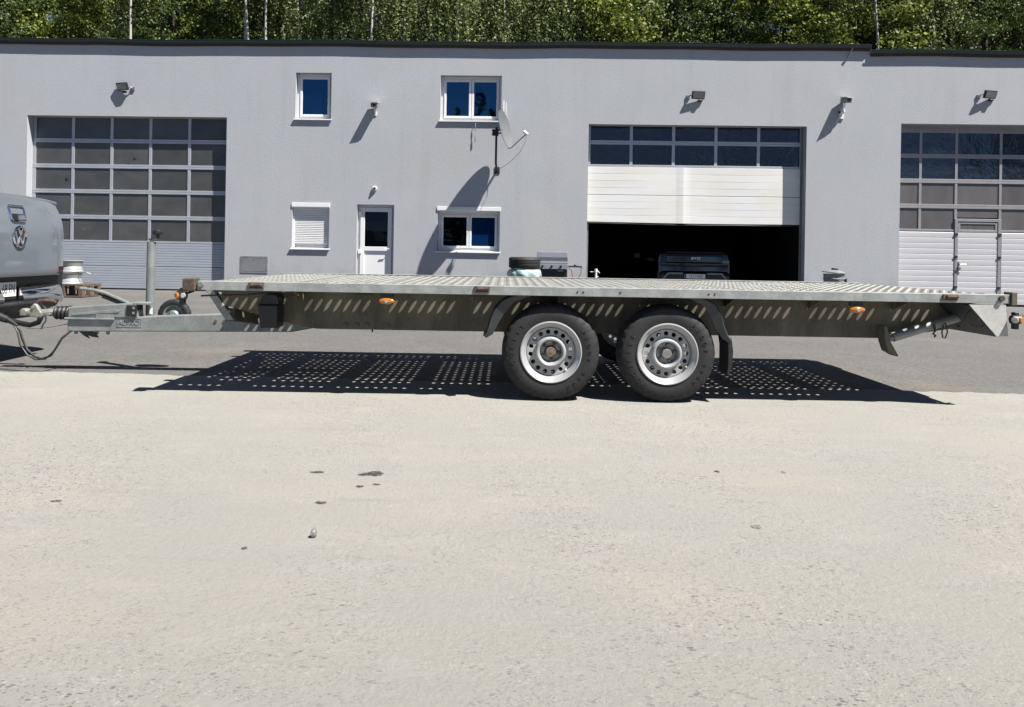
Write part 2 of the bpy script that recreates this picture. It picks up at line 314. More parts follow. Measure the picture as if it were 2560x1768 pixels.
def holed_cell(mb, fn, u0, u1, v0, v1, r, rings):
    """a rectangular cell of sheet with a round hole; fn maps (u, v, w) to a point; rings = [(radius, w)] from the flat outwards-in"""
    cx, cy = (u0+u1)/2, (v0+v1)/2; hw, hh = (u1-u0)/2, (v1-v0)/2
    P = [(-1, -1), (-.5, -1), (0, -1), (.5, -1), (1, -1), (1, -.5), (1, 0), (1, .5), (1, 1), (.5, 1), (0, 1), (-.5, 1), (-1, 1), (-1, .5), (-1, 0), (-1, -.5)]
    n = 16; V = [fn(cx+a*hw, cy+b*hh, 0) for a, b in P]; F = []
    for (rr, w) in rings:
        for a, b in P:
            t = math.atan2(b, a); V.append(fn(cx+rr*math.cos(t), cy+rr*math.sin(t), w))
    for i in range(len(rings)):
        F += [(i*n+k, i*n+(k+1) % n, (i+1)*n+(k+1) % n, (i+1)*n+k) for k in range(n)]
    mb.add(V, F)

# ------------------------------------------------------------------ the setting: ground, slab, hill
tag(MB().add([(-300, -200, -.012), (300, -200, -.012), (300, 30.5, -.012), (-300, 30.5, -.012)], [(0, 1, 2, 3)]).build('asphalt_yard', 'asphalt', smooth=0), kind='structure')
mb = MB(); n = 560; V = []; F = []
for i in range(n+1):
    x = -14+28*i/n; e = 5.775+.010*x+.018*math.sin(x*3.1)+.014*math.sin(x*9.7+1)+.012*math.sin(x*23)+random.uniform(-.014, .014)
    V += [(x, -12, 0), (x, e, 0), (x, e+.012, -.02)]
for i in range(n):
    F += [(3*i, 3*i+3, 3*i+4, 3*i+1), (3*i+1, 3*i+4, 3*i+5, 3*i+2)]
tag(mb.add(V, F).build('concrete_pavement', 'concrete', smooth=0), kind='structure')
V = []; F = []; nx, ny = 40, 24
for j in range(ny+1):
    y = 30.2+70*(j/ny)**1.4; z0 = max(0, (y-31))*.45
    for i in range(nx+1): V.append((-100+200*i/nx, y, -.02 if j == 0 else z0+random.uniform(-.2, .2)))
for j in range(ny):
    for i in range(nx): a = j*(nx+1)+i; F.append((a, a+1, a+nx+2, a+nx+1))
tag(MB().add(V, F).build('hillside', 'soil'), kind='structure')

# ------------------------------------------------------------------ workshop building
WY = 17.2; WT = .34
bld = tag(empty('workshop_building', (0, WY, 0)), 'long grey rendered workshop with roller doors and dark green gutter below the wood', 'building')
BO = (0, -WY, 0)   # the parts are written in yard coordinates
def bpart(mb, name, material, parent=None, **k):
    return mb.build(name, material, parent or bld, loc=BO if parent is None else (0, 0, 0), **k)
XL, XR, XS = -18.0, 15.0, 7.52
D1 = (-12.205, -7.385, 0, 4.11); D2 = (1.13, 6.12, 0, 4.05); D3 = (8.247, 13.1, 0, 4.14)
W1 = (-5.757, -4.907, 4.10, 5.18); W2 = (-2.336, -.908, 4.10, 5.15); W3 = (-5.788, -4.906, 1.06, 2.12); W4 = (-2.355, -.896, 1.05, 2.08); DR = (-4.254, -3.376, 0, 2.105)
OPEN = [D1, D2, D3, W1, W2, W3, W4, DR]
xs = sorted({XL, XR, XS}|{o[0] for o in OPEN}|{o[1] for o in OPEN}); zs = sorted({0, 5.74, 5.86}|{o[2] for o in OPEN}|{o[3] for o in OPEN})
def inside(x, z): return any(o[0] < x < o[1] and o[2] < z < o[3] for o in OPEN) or (x > XS and z > 5.74)
mb = MB()
def cell(i, j): return 0 <= i < len(xs)-1 and 0 <= j < len(zs)-1 and not inside((xs[i]+xs[i+1])/2, (zs[j]+zs[j+1])/2)
for i in range(len(xs)-1):
    for j in range(len(zs)-1):
        if not cell(i, j): continue
        x0, x1, z0, z1 = xs[i], xs[i+1], zs[j], zs[j+1]
        for y in (WY, WY+WT): mb.add([(x0, y, z0), (x1, y, z0), (x1, y, z1), (x0, y, z1)], [(0, 1, 2, 3)])
        for (di, dj, e) in ((-1, 0, ((x0, z0), (x0, z1))), (1, 0, ((x1, z0), (x1, z1))), (0, -1, ((x0, z0), (x1, z0))), (0, 1, ((x0, z1), (x1, z1)))):
            if not cell(i+di, j+dj):
                (a, b), (c, d) = e; mb.add([(a, WY, b), (c, WY, d), (c, WY+WT, d), (a, WY+WT, b)], [(0, 1, 2, 3)])
bpart(mb, 'front_wall', 'plaster', smooth=0)
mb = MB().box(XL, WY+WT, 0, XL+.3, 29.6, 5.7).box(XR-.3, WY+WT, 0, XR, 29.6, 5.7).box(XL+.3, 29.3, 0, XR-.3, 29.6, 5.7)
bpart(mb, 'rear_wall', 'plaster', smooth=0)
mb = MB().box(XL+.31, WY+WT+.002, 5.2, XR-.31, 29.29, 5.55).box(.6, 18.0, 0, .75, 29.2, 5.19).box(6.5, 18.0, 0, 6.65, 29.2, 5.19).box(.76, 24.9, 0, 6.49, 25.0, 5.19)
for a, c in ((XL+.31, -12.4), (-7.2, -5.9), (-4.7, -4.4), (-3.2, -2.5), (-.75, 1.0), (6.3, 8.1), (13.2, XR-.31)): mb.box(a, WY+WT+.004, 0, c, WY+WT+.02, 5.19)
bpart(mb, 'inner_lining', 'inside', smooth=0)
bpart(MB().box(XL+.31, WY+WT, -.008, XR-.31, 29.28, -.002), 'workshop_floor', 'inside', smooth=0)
bpart(MB().box(XL-.1, WY+.02, 5.862, XS+.005, 29.8, 5.90).box(XS+.006, WY+.02, 5.742, XR+.1, 29.8, 5.78), 'roof', 'gutter', smooth=0)
def eave(x0, x1, z):
    N = 40
    for nm, mt_, sec in (('fascia', 'fascia', [(-.055, -.075), (-.055, -.005), (-.004, -.005), (-.004, -.075)]),
                         ('gutter', 'gutter', [(-.062, -.03), (-.075, -.03), (-.09, -.01), (-.093, .045), (-.10, .05), (-.10, .058), (-.085, .058), (-.083, .0), (-.072, -.018), (-.062, -.018), (-.06, .05), (-.0, .056), (-.0, .045), (-.05, .04)])):
        V = []; F = []; k = len(sec)
        for i in range(N+1):
            x = x0+(x1-x0)*i/N; w = .010*math.sin(x*.9)+.006*math.sin(x*2.3)+random.uniform(-.002, .002)
            V += [(x, WY+a, z+b+w) for a, b in sec]
        for i in range(N): F += [(i*k+j, i*k+(j+1) % k, (i+1)*k+(j+1) % k, (i+1)*k+j) for j in range(k)]
        F += [tuple(range(k)), tuple(N*k+j for j in range(k))]
        bpart(MB().add(V, F), nm, mt_, smooth=50)
eave(XL-.05, XS, 5.862); eave(XS+.002, XR+.05, 5.742)
bpart(MB().cyl((7.08, WY-.10, 5.83), (7.05, WY-.05, 5.70), .012).cyl((7.05, WY-.05, 5.70), (7.0, WY-.04, 5.62), .016), 'gutter_hook', 'handle')

# windows
def window(o, sashes, pane_mat, sill=True, box=0.0, shutter=False):
    x0, x1, z0, z1 = o; y = WY+.14; w = .065; zt = z1-box
    fr = MB().box(x0, y, z0, x0+w, y+.07, zt).box(x1-w, y, z0, x1, y+.07, zt).box(x0+w, y, z0, x1-w, y+.07, z0+w).box(x0+w, y, zt-w, x1-w, y+.07, zt)
    f = bpart(fr, 'window', 'white', bevel=.006, smooth=0)
    n = len(sashes); xi0, xi1 = x0+w, x1-w; sw = (xi1-xi0)/n
    for i, pm in enumerate(sashes):
        a, c = xi0+sw*i+.004, xi0+sw*(i+1)-.004; b0, b1 = z0+w+.004, zt-w-.004; s = .055
        bpart(MB().box(a, y-.02, b0, a+s, y+.045, b1).box(c-s, y-.02, b0, c, y+.045, b1).box(a+s, y-.02, b0, c-s, y+.045, b0+s).box(a+s, y-.02, b1-s, c-s, y+.045, b1), 'sash', 'white', f, bevel=.006, smooth=0)
        bpart(MB().box(a+s-.005, y+.005, b0+s-.005, c-s+.005, y+.02, b1-s+.005), 'pane', pm, f, smooth=0)
    if sill: bpart(MB().prism([(WY-.045, z0-.012), (WY-.045, z0-.035), (WY-.038, z0-.035), (WY-.038, z0-.014), (WY+.14, z0+.008), (WY+.14, z0+.012)], x0-.03, x1+.03, lambda u, v, d: (d, u, v)), 'sill', 'white', f, smooth=0)
    if box: bpart(MB().prism([(WY-.022, z1+.002), (WY-.022, z1-box+.03), (WY-.01, z1-box), (WY+.16, z1-box), (WY+.16, z1+.002)], x0-.012, x1+.012, lambda u, v, d: (d, u, v)), 'shutter_box', 'white', f, smooth=0, bevel=.004)
    if shutter:
        mb = MB(); N = 20; zb = z0+.10; p = (zt-zb)/N
        for i in range(N):
            z = zb+p*i; mb.prism([(y-.05, z+.001), (y-.060, z+.006), (y-.063, z+p*.5), (y-.062, z+p-.003), (y-.05, z+p-.001)], x0+.03, x1-.03, lambda u, v, d: (d, u, v))
        bpart(mb, 'shutter', 'white', f, smooth=0)
        for q0 in (x0, x1-.04): bpart(MB().box(q0, y-.075, z0+.01, q0+.04, y-.03, zt), 'guide_rail', 'white', f, smooth=0)
    return f
window(W1, ['winglass'], None); window(W2, ['winglass', 'winglass'], None)
window(W3, ['darkglass'], None, box=.12, shutter=True); window(W4, ['darkglass', 'blue_pane'], None, box=.11)

# entry door
x0, x1, z0, z1 = DR; y = WY+.12
ed = bpart(MB().box(x0, y, 0, x0+.06, y+.07, z1).box(x1-.06, y, 0, x1, y+.07, z1).box(x0+.06, y, z1-.06, x1-.06, y+.07, z1), 'entry_door', 'white', smooth=0, bevel=.006)
a, c = x0+.064, x1-.064; s = .10
bpart(MB().box(a, y-.03, .02, a+s, y+.05, z1-.064).box(c-s, y-.03, .02, c, y+.05, z1-.064).box(a+s, y-.03, .02, c-s, y+.05, .13).box(a+s, y-.03, 1.02, c-s, y+.05, 1.12).box(a+s, y-.03, z1-.064-s, c-s, y+.05, z1-.064), 'leaf_frame', 'white', ed, smooth=0, bevel=.006)
bpart(MB().box(a+s-.005, y, .125, c-s+.005, y+.02, 1.025), 'panel', 'white', ed, smooth=0)
bpart(MB().box(a+s-.005, y, 1.115, c-s+.005, y+.02, z1-.064-s+.005), 'pane', 'darkglass', ed, smooth=0)
bpart(MB().box(c-.07, y-.04, .93, c-.035, y-.03, 1.12).tube([(c-.05, y-.03, 1.07), (c-.05, y-.08, 1.07), (c-.16, y-.085, 1.07)], .010), 'handle', 'white', ed)
for z in (.95, 1.85): bpart(MB().box(x0+.02, y-.045, z, x0+.10, y-.005, z+.10), 'hinge', 'white', ed, smooth=0, bevel=.004)

# glazed sectional door on the left
def grid_door(name, xsd, zsd, y, fm, pane_fn, fwid=.07):
    d = empty(name, BO, 0, bld)
    for x in xsd: bpart(MB().box(x-fwid/2, y-.008, zsd[0], x+fwid/2, y+.035, zsd[-1]), 'mullion', fm, d, smooth=0, bevel=.003)
    for k, z in enumerate(zsd):
        for (h0, h1) in ((z-.048, z-.002), (z+.002, z+.048)):
            if (k == 0 and h0 < z-.01) or (k == len(zsd)-1 and h1 > z+.01): continue
            bpart(MB().box(xsd[0]-fwid/2, y-.012, h0, xsd[-1]+fwid/2, y+.03, h1), 'rail', fm, d, smooth=0, bevel=.003)
    for i in range(len(xsd)-1):
        for k in range(len(zsd)-1):
            pm = pane_fn(i, k)
            if pm: bpart(MB().box(xsd[i]+fwid/2-.004, y+.008, zsd[k]+.044, xsd[i+1]-fwid/2+.004, y+.02, zsd[k+1]-.044), 'pane', pm, d, smooth=0)
    return d
yd = WY+.22
xd = [D1[0]+.04+(D1[1]-D1[0]-.08)*i/5 for i in range(6)]
d1 = grid_door('garage_door', xd, [1.115, 1.72, 2.335, 2.94, 3.55, 4.15], yd, 'alu', lambda i, k: 'pane_dull')
for z0, z1 in ((.02, .55), (.56, 1.11)):
    prof = []; N = 9
    for i in range(N):
        a = z0+(z1-z0)*i/N; p = (z1-z0)/N; prof += [(yd-.004, a+.001), (yd-.012, a+.006), (yd-.012, a+p-.006), (yd-.004, a+p-.001)]
    prof += [(yd+.03, z1), (yd+.03, z0)]
    bpart(MB().prism(prof, D1[0]+.005, D1[1]-.005, lambda u, v, d: (d, u, v)), 'section', 'alusec', d1, smooth=0)
bpart(MB().box(D1[0]+.01, yd-.015, .0, D1[1]-.01, yd+.03, .019), 'bottom_seal', 'black', d1, smooth=0)
for (px, pz, s) in ((-9.72, 3.13, .035), (-9.86, 3.00, .03), (-11.37, 2.60, .04)):   # broken-out holes in the panes
    bpart(MB().add([(px+s*random.uniform(.6, 1.3)*math.cos(t*.9), yd+.006, pz+s*random.uniform(.6, 1.5)*math.sin(t*.9)) for t in range(7)], [tuple(range(7))]), 'broken_hole', 'ink', d1, smooth=0)

# half raised door in the middle
yd = WY+.26
xd = [D2[0]+.03+(D2[1]-D2[0]-.06)*i/5 for i in range(6)]
d2 = grid_door('garage_door', xd, [3.10, 3.667, 4.235], yd, 'alu', lambda i, k: 'pane_dark')
z = 1.80
for sec in ((1.80, 2.43), (2.44, 3.095)):
    N = 4; p = (sec[1]-sec[0])/N
    for i in range(N):
        a = sec[0]+p*i; j = .010*(i == 0 and sec[0] < 2)
        prof = [(yd-.0165, a+.0005), (yd-.020, a+.005), (yd-.020, a+p*.5), (yd-.020, a+p-.004), (yd-.0165, a+p-.0005), (yd+.03, a+p-.0005), (yd+.03, a+.0005)]
        V = []; F = []; N2 = 60; k = len(prof)
        for q in range(N2+1):
            x = D2[0]+.005+(D2[1]-D2[0]-.01)*q/N2; dent = .014*math.exp(-((x-3.36)/.10)**2)+.006*math.sin(x*2.2+a)
            V += [(x, u-dent*(1 if u < yd else 0), v+(-.016*math.sin((x-1.1)/5*math.pi) if sec[0] < 2 and i == 0 and v < 1.9 else 0)) for u, v in prof]
        for q in range(N2): F += [(q*k+b, q*k+(b+1) % k, (q+1)*k+(b+1) % k, (q+1)*k+b) for b in range(k)]
        F += [tuple(range(k)), tuple(N2*k+b for b in range(k))]
        bpart(MB().add(V, F), 'slat', 'slatcream', d2, smooth=0)
bpart(MB().tube([(D2[0]+.02+4.9*i/20, yd+.0, 1.775-.022*math.sin(i/20*math.pi)+random.uniform(-.004, .004)) for i in range(21)], .018), 'bottom_seal', 'black', d2)
bpart(MB().box(D2[1]-.05, yd-.03, 0, D2[1]-.01, yd-.006, 4.05), 'guide_rail', 'zinc', d2, smooth=0); bpart(MB().box(D2[0]+.002, yd+.04, 0, D2[0]+.05, yd+.1, 4.05), 'guide_rail', 'zinc', d2, smooth=0)

# door with a wicket on the right
yd = WY+.27
xd = [8.24, 8.83, 9.645, 10.65, 11.47, 12.4, 13.10]
d3 = grid_door('garage_door', xd, [1.70, 2.28, 2.865, 3.445, 4.03, 4.20], yd, 'alugrey', lambda i, k: None if (i == 2 and k == 0) or k == 4 else ('pane_brown' if k < 2 else 'pane_dark'), .06)
bpart(MB().box(8.247, yd+.002, 4.07, 13.1, yd+.04, 4.14), 'rail', 'alugrey', d3, smooth=0)
bpart(MB().box(9.68, yd+.008, 2.03, 10.615, yd+.02, 2.235), 'pane', 'pane_brown', d3, smooth=0)
nS = 13; p = 1.655/nS; slat_me = {}
def slats(x0, x1, top):
    key = (round(x1-x0, 3)); 
    if key not in slat_me:
        slat_me[key] = MB().prism([(-.010, .001), (-.018, .008), (-.019, p*.5), (-.018, p-.009), (-.010, p-.001), (.02, p-.001), (.02, .001)], 0, x1-x0, lambda u, v, d: (d, u, v)).mesh('slat', M['slatgrey'], 0)
    for i in range(top): link('slat', slat_me[key], d3, (x0, yd, .03+p*i))
slats(8.25, 9.61, nS); slats(9.70, 10.595, nS); slats(10.69, 13.09, nS)
wk = MB().box(9.625, yd-.03, .02, 9.69, yd-.001, 2.0).box(10.60, yd-.03, .02, 10.675, yd-.001, 2.0).box(9.69, yd-.03, 1.935, 10.60, yd-.001, 2.0)
bpart(wk, 'wicket_frame', 'alugrey', d3, smooth=0, bevel=.004)
bpart(MB().box(9.70, yd-.02, 1.69, 10.59, yd-.002, 1.745).box(9.70, yd-.02, 1.745, 9.75, yd-.002, 1.93).box(10.54, yd-.02, 1.745, 10.59, yd-.002, 1.93).box(9.75, yd-.02, 1.88, 10.54, yd-.002, 1.93), 'wicket_head', 'alugrey', d3, smooth=0, bevel=.003)
bpart(MB().box(9.745, yd-.008, 1.74, 10.545, yd-.001, 1.885), 'pane', 'pane_brown', d3, smooth=0)
bpart(MB().box(9.71, yd-.035, .80, 9.74, yd-.02, 1.0).tube([(9.725, yd-.03, .94), (9.725, yd-.08, .94), (9.86, yd-.085, .945)], .011).box(9.70, yd-.06, .83, 9.76, yd-.02, .87), 'handle', 'handle', d3)
for x in (9.655, 10.64):
    for z in (.42, 1.12, 1.64): bpart(MB().box(x-.035, yd-.046, z-.02, x+.035, yd-.028, z+.02), 'hinge', 'black', d3, smooth=0)

# ------------------------------------------------------------------ things on the wall
def floodlight(X, Z, label, turn):
    r = tag(empty('floodlight', (X, WY, Z)), label, 'floodlight', 'floodlights on the workshop wall')
    h = MB().box(-.15, -.03, -.09, .15, .03, .09).build('housing', 'black', r, bevel=.01, loc=(0, -.075, 0), rot=(R(20), 0, R(turn)), smooth=0)
    MB().box(-.128, -.036, -.068, .128, -.0305, .068).build('lens', 'lamp_lens', h, smooth=0)
    MB().box(-.04, -.03, -.15, .05, .03, -.10).build('sensor', 'black', r, loc=(.03, -.05, 0), bevel=.01)
    s = 1 if turn < 0 else -1
    MB().tube([(s*.12, -.075, 0), (s*.19, -.06, -.01), (s*.22, -.03, -.03), (s*.22, -.0, -.05)], .012).box(s*.22-.04, -.03, -.08, s*.22+.04, 0, 0).build('bracket', 'handle', r)
floodlight(-9.87, 4.80, 'black floodlight above the glazed garage door behind the pickup', -14)
floodlight(3.62, 4.73, 'black floodlight above the half raised garage door', 6)
floodlight(10.18, 4.81, 'black floodlight above the garage door with the wicket', 12)
def camera_box(X, Z, label, turn):
    r = tag(empty('security_camera', (X, WY, Z)), label, 'camera', 'security cameras on the workshop wall')
    h = MB().box(-.075, -.13, -.06, .075, .07, .05).build('housing', 'zinc', r, bevel=.01, loc=(0, -.11, 0), rot=(R(10), 0, R(turn)))
    MB().box(-.095, -.155, .052, .095, .08, .066).build('sunshade', 'white', h, smooth=0)
    MB().cyl((0, -.131, -.005), (0, -.137, -.005), .032).build('lens', 'ink', h)
    for s in (-1, 1): MB().cyl((s*.05, -.131, .0), (s*.05, -.135, .0), .014).build('infrared_lamp', 'ink', h)
    MB().tube([(0, -.10, -.06), (0, -.09, -.12), (.0, -.05, -.17), (0, 0, -.18)], .016).box(-.03, -.02, -.23, .03, 0, -.13).build('bracket', 'white', r)
    return r
camera_box(-3.855, 4.42, 'boxy security camera between the two upper windows', 4)
c2 = camera_box(6.93, 4.64, 'boxy security camera high on the wall between the two right garage doors', 20)
r = tag(empty('bullet_camera', (6.86, WY, 4.36)), 'small white bullet camera just below the boxy camera', 'camera', 'security cameras on the workshop wall')
MB().cyl((.06, -.06, .02), (-.06, -.13, -.0), .042).build('housing', 'white', r)
MB().cyl((-.061, -.131, -.0), (-.066, -.134, -.002), .036).build('lens', 'ink', r)
MB().cyl((.02, -.08, -.01), (.03, 0, -.08), .018).box(-.02, -.03, -.13, .08, 0, -.03).tube([(-.05, -.1, .12), (-.02, -.12, .06), (0, -.13, .02)], .006).tube([(-.02, -.08, -.06), (-.06, -.06, -.16), (-.10, -.03, -.22), (-.12, 0, -.24)], .008).build('bracket', 'white', r)
r = tag(empty('dome_camera', (-3.842, WY, 2.48)), 'round white dome camera above the entry door', 'camera')
MB().lathe([(.058, 0), (.058, -.03), (.046, -.045), (.001, -.046)], n=24).build('base', 'white', r)
MB().lathe([(.034, -.046), (.03, -.062), (.018, -.072), (.001, -.076)], n=20).build('lens_dome', 'ink', r)

r = tag(empty('satellite_dish', (-.98, WY, 3.0)), 'pale satellite dish on a bent wall mast beside the double windows', 'satellite dish')
MB().tube([(0, 0, -.06), (.0, -.15, -.05), (.0, -.52, .02), (0, -.58, .06), (0, -.58, .85)], .026, 10).box(-.06, -.015, -.14, .06, 0, .02).build('mast', 'black', r)
n_ = Vector((.94, -.28, .22)).normalized(); cdish = Vector((.20, -.64, .80))
a_ = n_.cross(Vector((0, 0, 1))).normalized(); b_ = a_.cross(n_)
V = []; F = []; NR, NT = 8, 40
for side in (0, .008):
    for i in range(NR+1):
        rr = i/NR
        for k in range(NT):
            t = 2*math.pi*k/NT; V.append(cdish+a_*(.40*rr*math.cos(t))+b_*(.45*rr*math.sin(t))+n_*(.085*rr*rr-.07-side))
for sd in (0, 1):
    q = sd*(NR+1)*NT
    for i in range(NR): F += [(q+i*NT+k, q+i*NT+(k+1) % NT, q+(i+1)*NT+(k+1) % NT, q+(i+1)*NT+k) for k in range(NT)]
F += [(NR*NT+k, NR*NT+(k+1) % NT, (2*NR+1)*NT+(k+1) % NT, (2*NR+1)*NT+k) for k in range(NT)]
MB().add(V, F).build('reflector', 'dish', r, smooth=60)
pb = cdish-b_*.44; tip = Vector((.69, -.92, .66))
MB().tube([pb-n_*.02, pb+n_*.06, tip], .014).build('feed_arm', 'zinc', r)
MB().cyl(tip+Vector((.02, 0, -.02)), tip+Vector((-.07, .01, .05)), .032).build('feed_horn', 'white', r)
MB().box(-.09, -.62, .66, .05, -.54, .80).beam((-.10, -.58, .70), (.14, -.62, .72), .03, .03).beam((-.10, -.58, .77), (.14, -.62, .78), .03, .03).build('clamp', 'black', r, smooth=0)
MB().tube([tip, tip+Vector((-.02, 0, -.16)), tip+Vector((-.14, .05, -.40)), tip+Vector((-.34, .2, -.58)), (.15, -.20, .0), (.02, -.12, -.04)], .005, 6).build('cable', 'zinc', r)
r = tag(MB().cyl((-.855, WY-.05, 4.13), (-.855, WY-.05, 4.56), .014).cyl((-.80, WY-.05, 4.20), (-.80, WY-.05, 4.52), .010).box(-.89, WY-.06, 4.10, -.77, WY, 4.20).build('rod_antenna', 'white'), 'white rod antenna at the corner of the upper double window', 'antenna')
r = tag(MB().tube([(-1.5, WY-.01, 4.06), (-1.5, WY-.05, 4.0), (-1.5, WY-.05, 3.6)], .006).cyl((-1.5, WY-.05, 3.72), (-1.5, WY-.05, 3.58), .012).cyl((-1.5, WY-.05, 3.95), (-1.5, WY-.05, 3.85), .010).build('hanging_cable', 'zinc'), 'thin cable hanging below the upper double window', 'cable')
r = tag(empty('meter_cabinet', (-6.675, WY, .45)), 'flat grey metal meter cabinet set low in the wall', 'cabinet')
MB().box(-.325, -.012, 0, -.29, 0, .395).box(.29, -.012, 0, .325, 0, .395).box(-.29, -.012, 0, .29, 0, .035).box(-.29, -.012, .36, .29, 0, .395).build('frame', 'cabinet', r, smooth=0)
MB().box(-.285, -.009, .04, .285, 0, .355).build('door', 'cabinet', r, smooth=0, bevel=.003)
MB().cyl((0, -.009, .33), (0, -.015, .33), .012).build('lock', 'handle', r)

# ------------------------------------------------------------------ things along the wall
def tyre_profile(rb, ro, w, grooves=3):
    h = ro-rb; P = [(rb, .10*w), (rb+.04*h, .04*w), (rb+.30*h, .0), (rb+.55*h, .0), (rb+.80*h, .05*w), (rb+.93*h, .13*w), (rb+.985*h, .21*w)]
    t0, t1 = .24*w, .76*w; g = .009
    for i in range(grooves):
        a = t0+(t1-t0)*(i+.5)/grooves; P += [(ro, a-.012), (ro-g, a-.006), (ro-g, a+.006), (ro, a+.012)]
    P += [(r, w-a) for r, a in reversed(P[:7])]
    return P
def make_tyre(rb, ro, w, ax, n=72, grooves=3, o=(0, 0, 0)):
    prof = tyre_profile(rb, ro, w, grooves); P = len(prof)
    def rad(i, k, r): return r-(.007 if (i in (5, 6, P-6, P-7) and k % 3 == 0) else 0)
    return MB().lathe(prof+[(rb-.004, .8*w), (rb-.004, .2*w)], o, ax, n, closed=True, rad=rad)

pal = tag(empty('pallet', (-9.38, 14.6, 0)), 'worn wooden pallet under the silver rims', 'pallet')
for i in range(5): MB().box(-.40, -.30+i*.135, .228, .40, -.19+i*.135, .25).build('plank', 'wood', pal, smooth=0)
for i in range(5): MB().box(-.40, -.30+i*.135, .0, .40, -.19+i*.135, .022).build('plank', 'wood', pal, smooth=0)
for x in (-.36, 0, .36):
    for yy in (-.25, .01, .27): MB().box(x-.04, yy-.05, .023, x+.04, yy+.05, .205).build('block', 'wood', pal, smooth=0)
    MB().box(x-.045, -.30, .206, x+.045, .35, .227).build('stringer', 'wood', pal, smooth=0)
for i, lab in ((0, 'silver steel rim at the bottom of the pair on the pallet'), (1, 'silver steel rim on top of the pair on the pallet')):
    z = .251+.24*i
    rm = tag(empty('wheel_rim', (-9.37+.015*i, 14.55, z)), lab, 'rim', 'silver rims on the pallet')
    MB().lathe([(.205, 0), (.213, .004), (.213, .014), (.198, .022), (.190, .05), (.188, .08), (.170, .10), (.168, .13), (.190, .16), (.192, .205), (.205, .216), (.213, .222), (.213, .233), (.205, .236), (.19, .228), (.18, .20), (.155, .15), (.155, .08), (.178, .05), (.185, .02)], ax=(0, 0, 1), n=48, closed=True).build('barrel', 'rim', rm, smooth=50)
    MB().lathe([(.154, .12), (.12, .16), (.08, .15), (.04, .15), (.04, .14), (.08, .14), (.12, .15), (.154, .11)], ax=(0, 0, 1), n=36).build('disc', 'rim', rm)
    if i == 0: MB().tube([(.18, -.05, .21), (.27, -.06, .225), (.36, -.06, .235), (.42, -.03, .20), (.40, .0, .23), (.34, -.02, .21)], .010, 6).build('strap', 'galv', rm)

TS = (-.27, 15.0)
def lying_tyre(z, label, name='tyre', dx=0):
    t = tag(empty(name, (TS[0]+dx, TS[1], z)), label, 'tyre', 'tyre pile by the grill')
    make_tyre(.21, .325, .235, (0, 0, 1), 72, 4).build('carcass', 'tyre', t, smooth=30)
    return t
lying_tyre(0, 'black tyre at the very bottom of the pile beside the grill'); lying_tyre(.238, 'black tyre second from the ground in the pile beside the grill', dx=.01)
b = tag(empty('bagged_tyre', (TS[0]+.005, TS[1], .477)), 'tyre wrapped in a torn teal plastic bag below the bare black tyre', 'tyre', 'tyre pile by the grill')
V = []; F = []; n, hgt = 60, 12
for j in range(hgt+1):
    t = j/hgt
    for k in range(n):
        an = 2*math.pi*k/n; rr = .30+.045*math.sin(math.pi*min(1, t*1.05))**.6-.05*(t > .95)+.008*math.sin(an*9+t*7)+.006*math.sin(an*23+t*3)+random.uniform(-.003, .003)
        V.append((rr*math.cos(an), rr*math.sin(an), .003+.228*t))
for j in range(hgt): F += [(j*n+k, j*n+(k+1) % n, (j+1)*n+(k+1) % n, (j+1)*n+k) for k in range(n)]
F += [tuple(range(n-1, -1, -1)), tuple(hgt*n+k for k in range(n))]
MB().add(V, F).build('plastic_bag', 'bag', b, smooth=50)
lying_tyre(.712, 'bare black tyre on top of the pile beside the grill', dx=.005)

g = tag(empty('gas_grill', (.31, 15.7, 0)), 'stainless gas grill with its lid open against the wall', 'grill')
MB().prism([(.20, .86), (.235, 1.085), (.22, 1.09), (.17, 1.05), (.14, .95), (.16, .86)], -.33, .33, lambda u, v, d: (d, u, v)).build('lid', 'steel', g, smooth=0, bevel=.006)
MB().box(-.33, -.25, .73, .33, .20, .845).build('firebox', 'steel', g, smooth=0, bevel=.01)
MB().tube([(-.30, .13, .885), (-.30, .06, .885), (.28, .06, .885), (.28, .13, .885)], .012).build('lid_handle', 'chrome', g)
pn = MB().prism([(-.25, .71), (-.30, .71), (-.28, .80), (-.25, .81)], -.335, .335, lambda u, v, d: (d, u, v)).build('control_panel', 'steel', g, smooth=0)
for x in (-.21, -.02, .17):
    MB().cyl((x, -.30, .762), (x, -.335, .755), .024).box(x-.005, -.345, .74, x+.005, -.325, .785).build('knob', 'black', g)
cb = MB().box(-.30, -.22, .12, .31, .20, .70).build('cabinet', 'black', g, smooth=0, bevel=.006)
text('lettering', 'ENDERS', .035, 'plate', g, (.17, -.222, .665))
for x in (-.15, .16): MB().box(x-.14, -.235, .15, x+.14, -.222, .64).build('cabinet_door', 'black', g, smooth=0, bevel=.004)
MB().box(.345, -.22, .745, .62, .18, .775).build('side_shelf', 'black', g, smooth=0, bevel=.005)
MB().cyl((.48, -.05, .776), (.48, -.05, .80), .03).build('side_burner', 'black', g)
MB().tube([(.35, -.2, .72), (.40, -.2, .68), (.42, -.2, .55), (.41, -.2, .42), (.50, -.2, .46), (.60, -.2, .62), (.60, -.2, .74)], .008, 6).build('gas_hose', 'red', g)
for x in (-.25, .26):
    for yy in (-.18, .16): MB().cyl((x-.02, yy, .06), (x+.02, yy, .06), .06).box(x-.015, yy-.015, .06, x+.015, yy+.015, .12).build('castor', 'black', g)
r = tag(empty('standpipe', (1.33, 16.9, 0)), 'white standpipe with side taps at the edge of the open garage', 'standpipe')
MB().cyl((0, 0, 0), (0, 0, .62), .026).cyl((0, 0, .62), (0, 0, .70), .034).build('pipe', 'white', r)
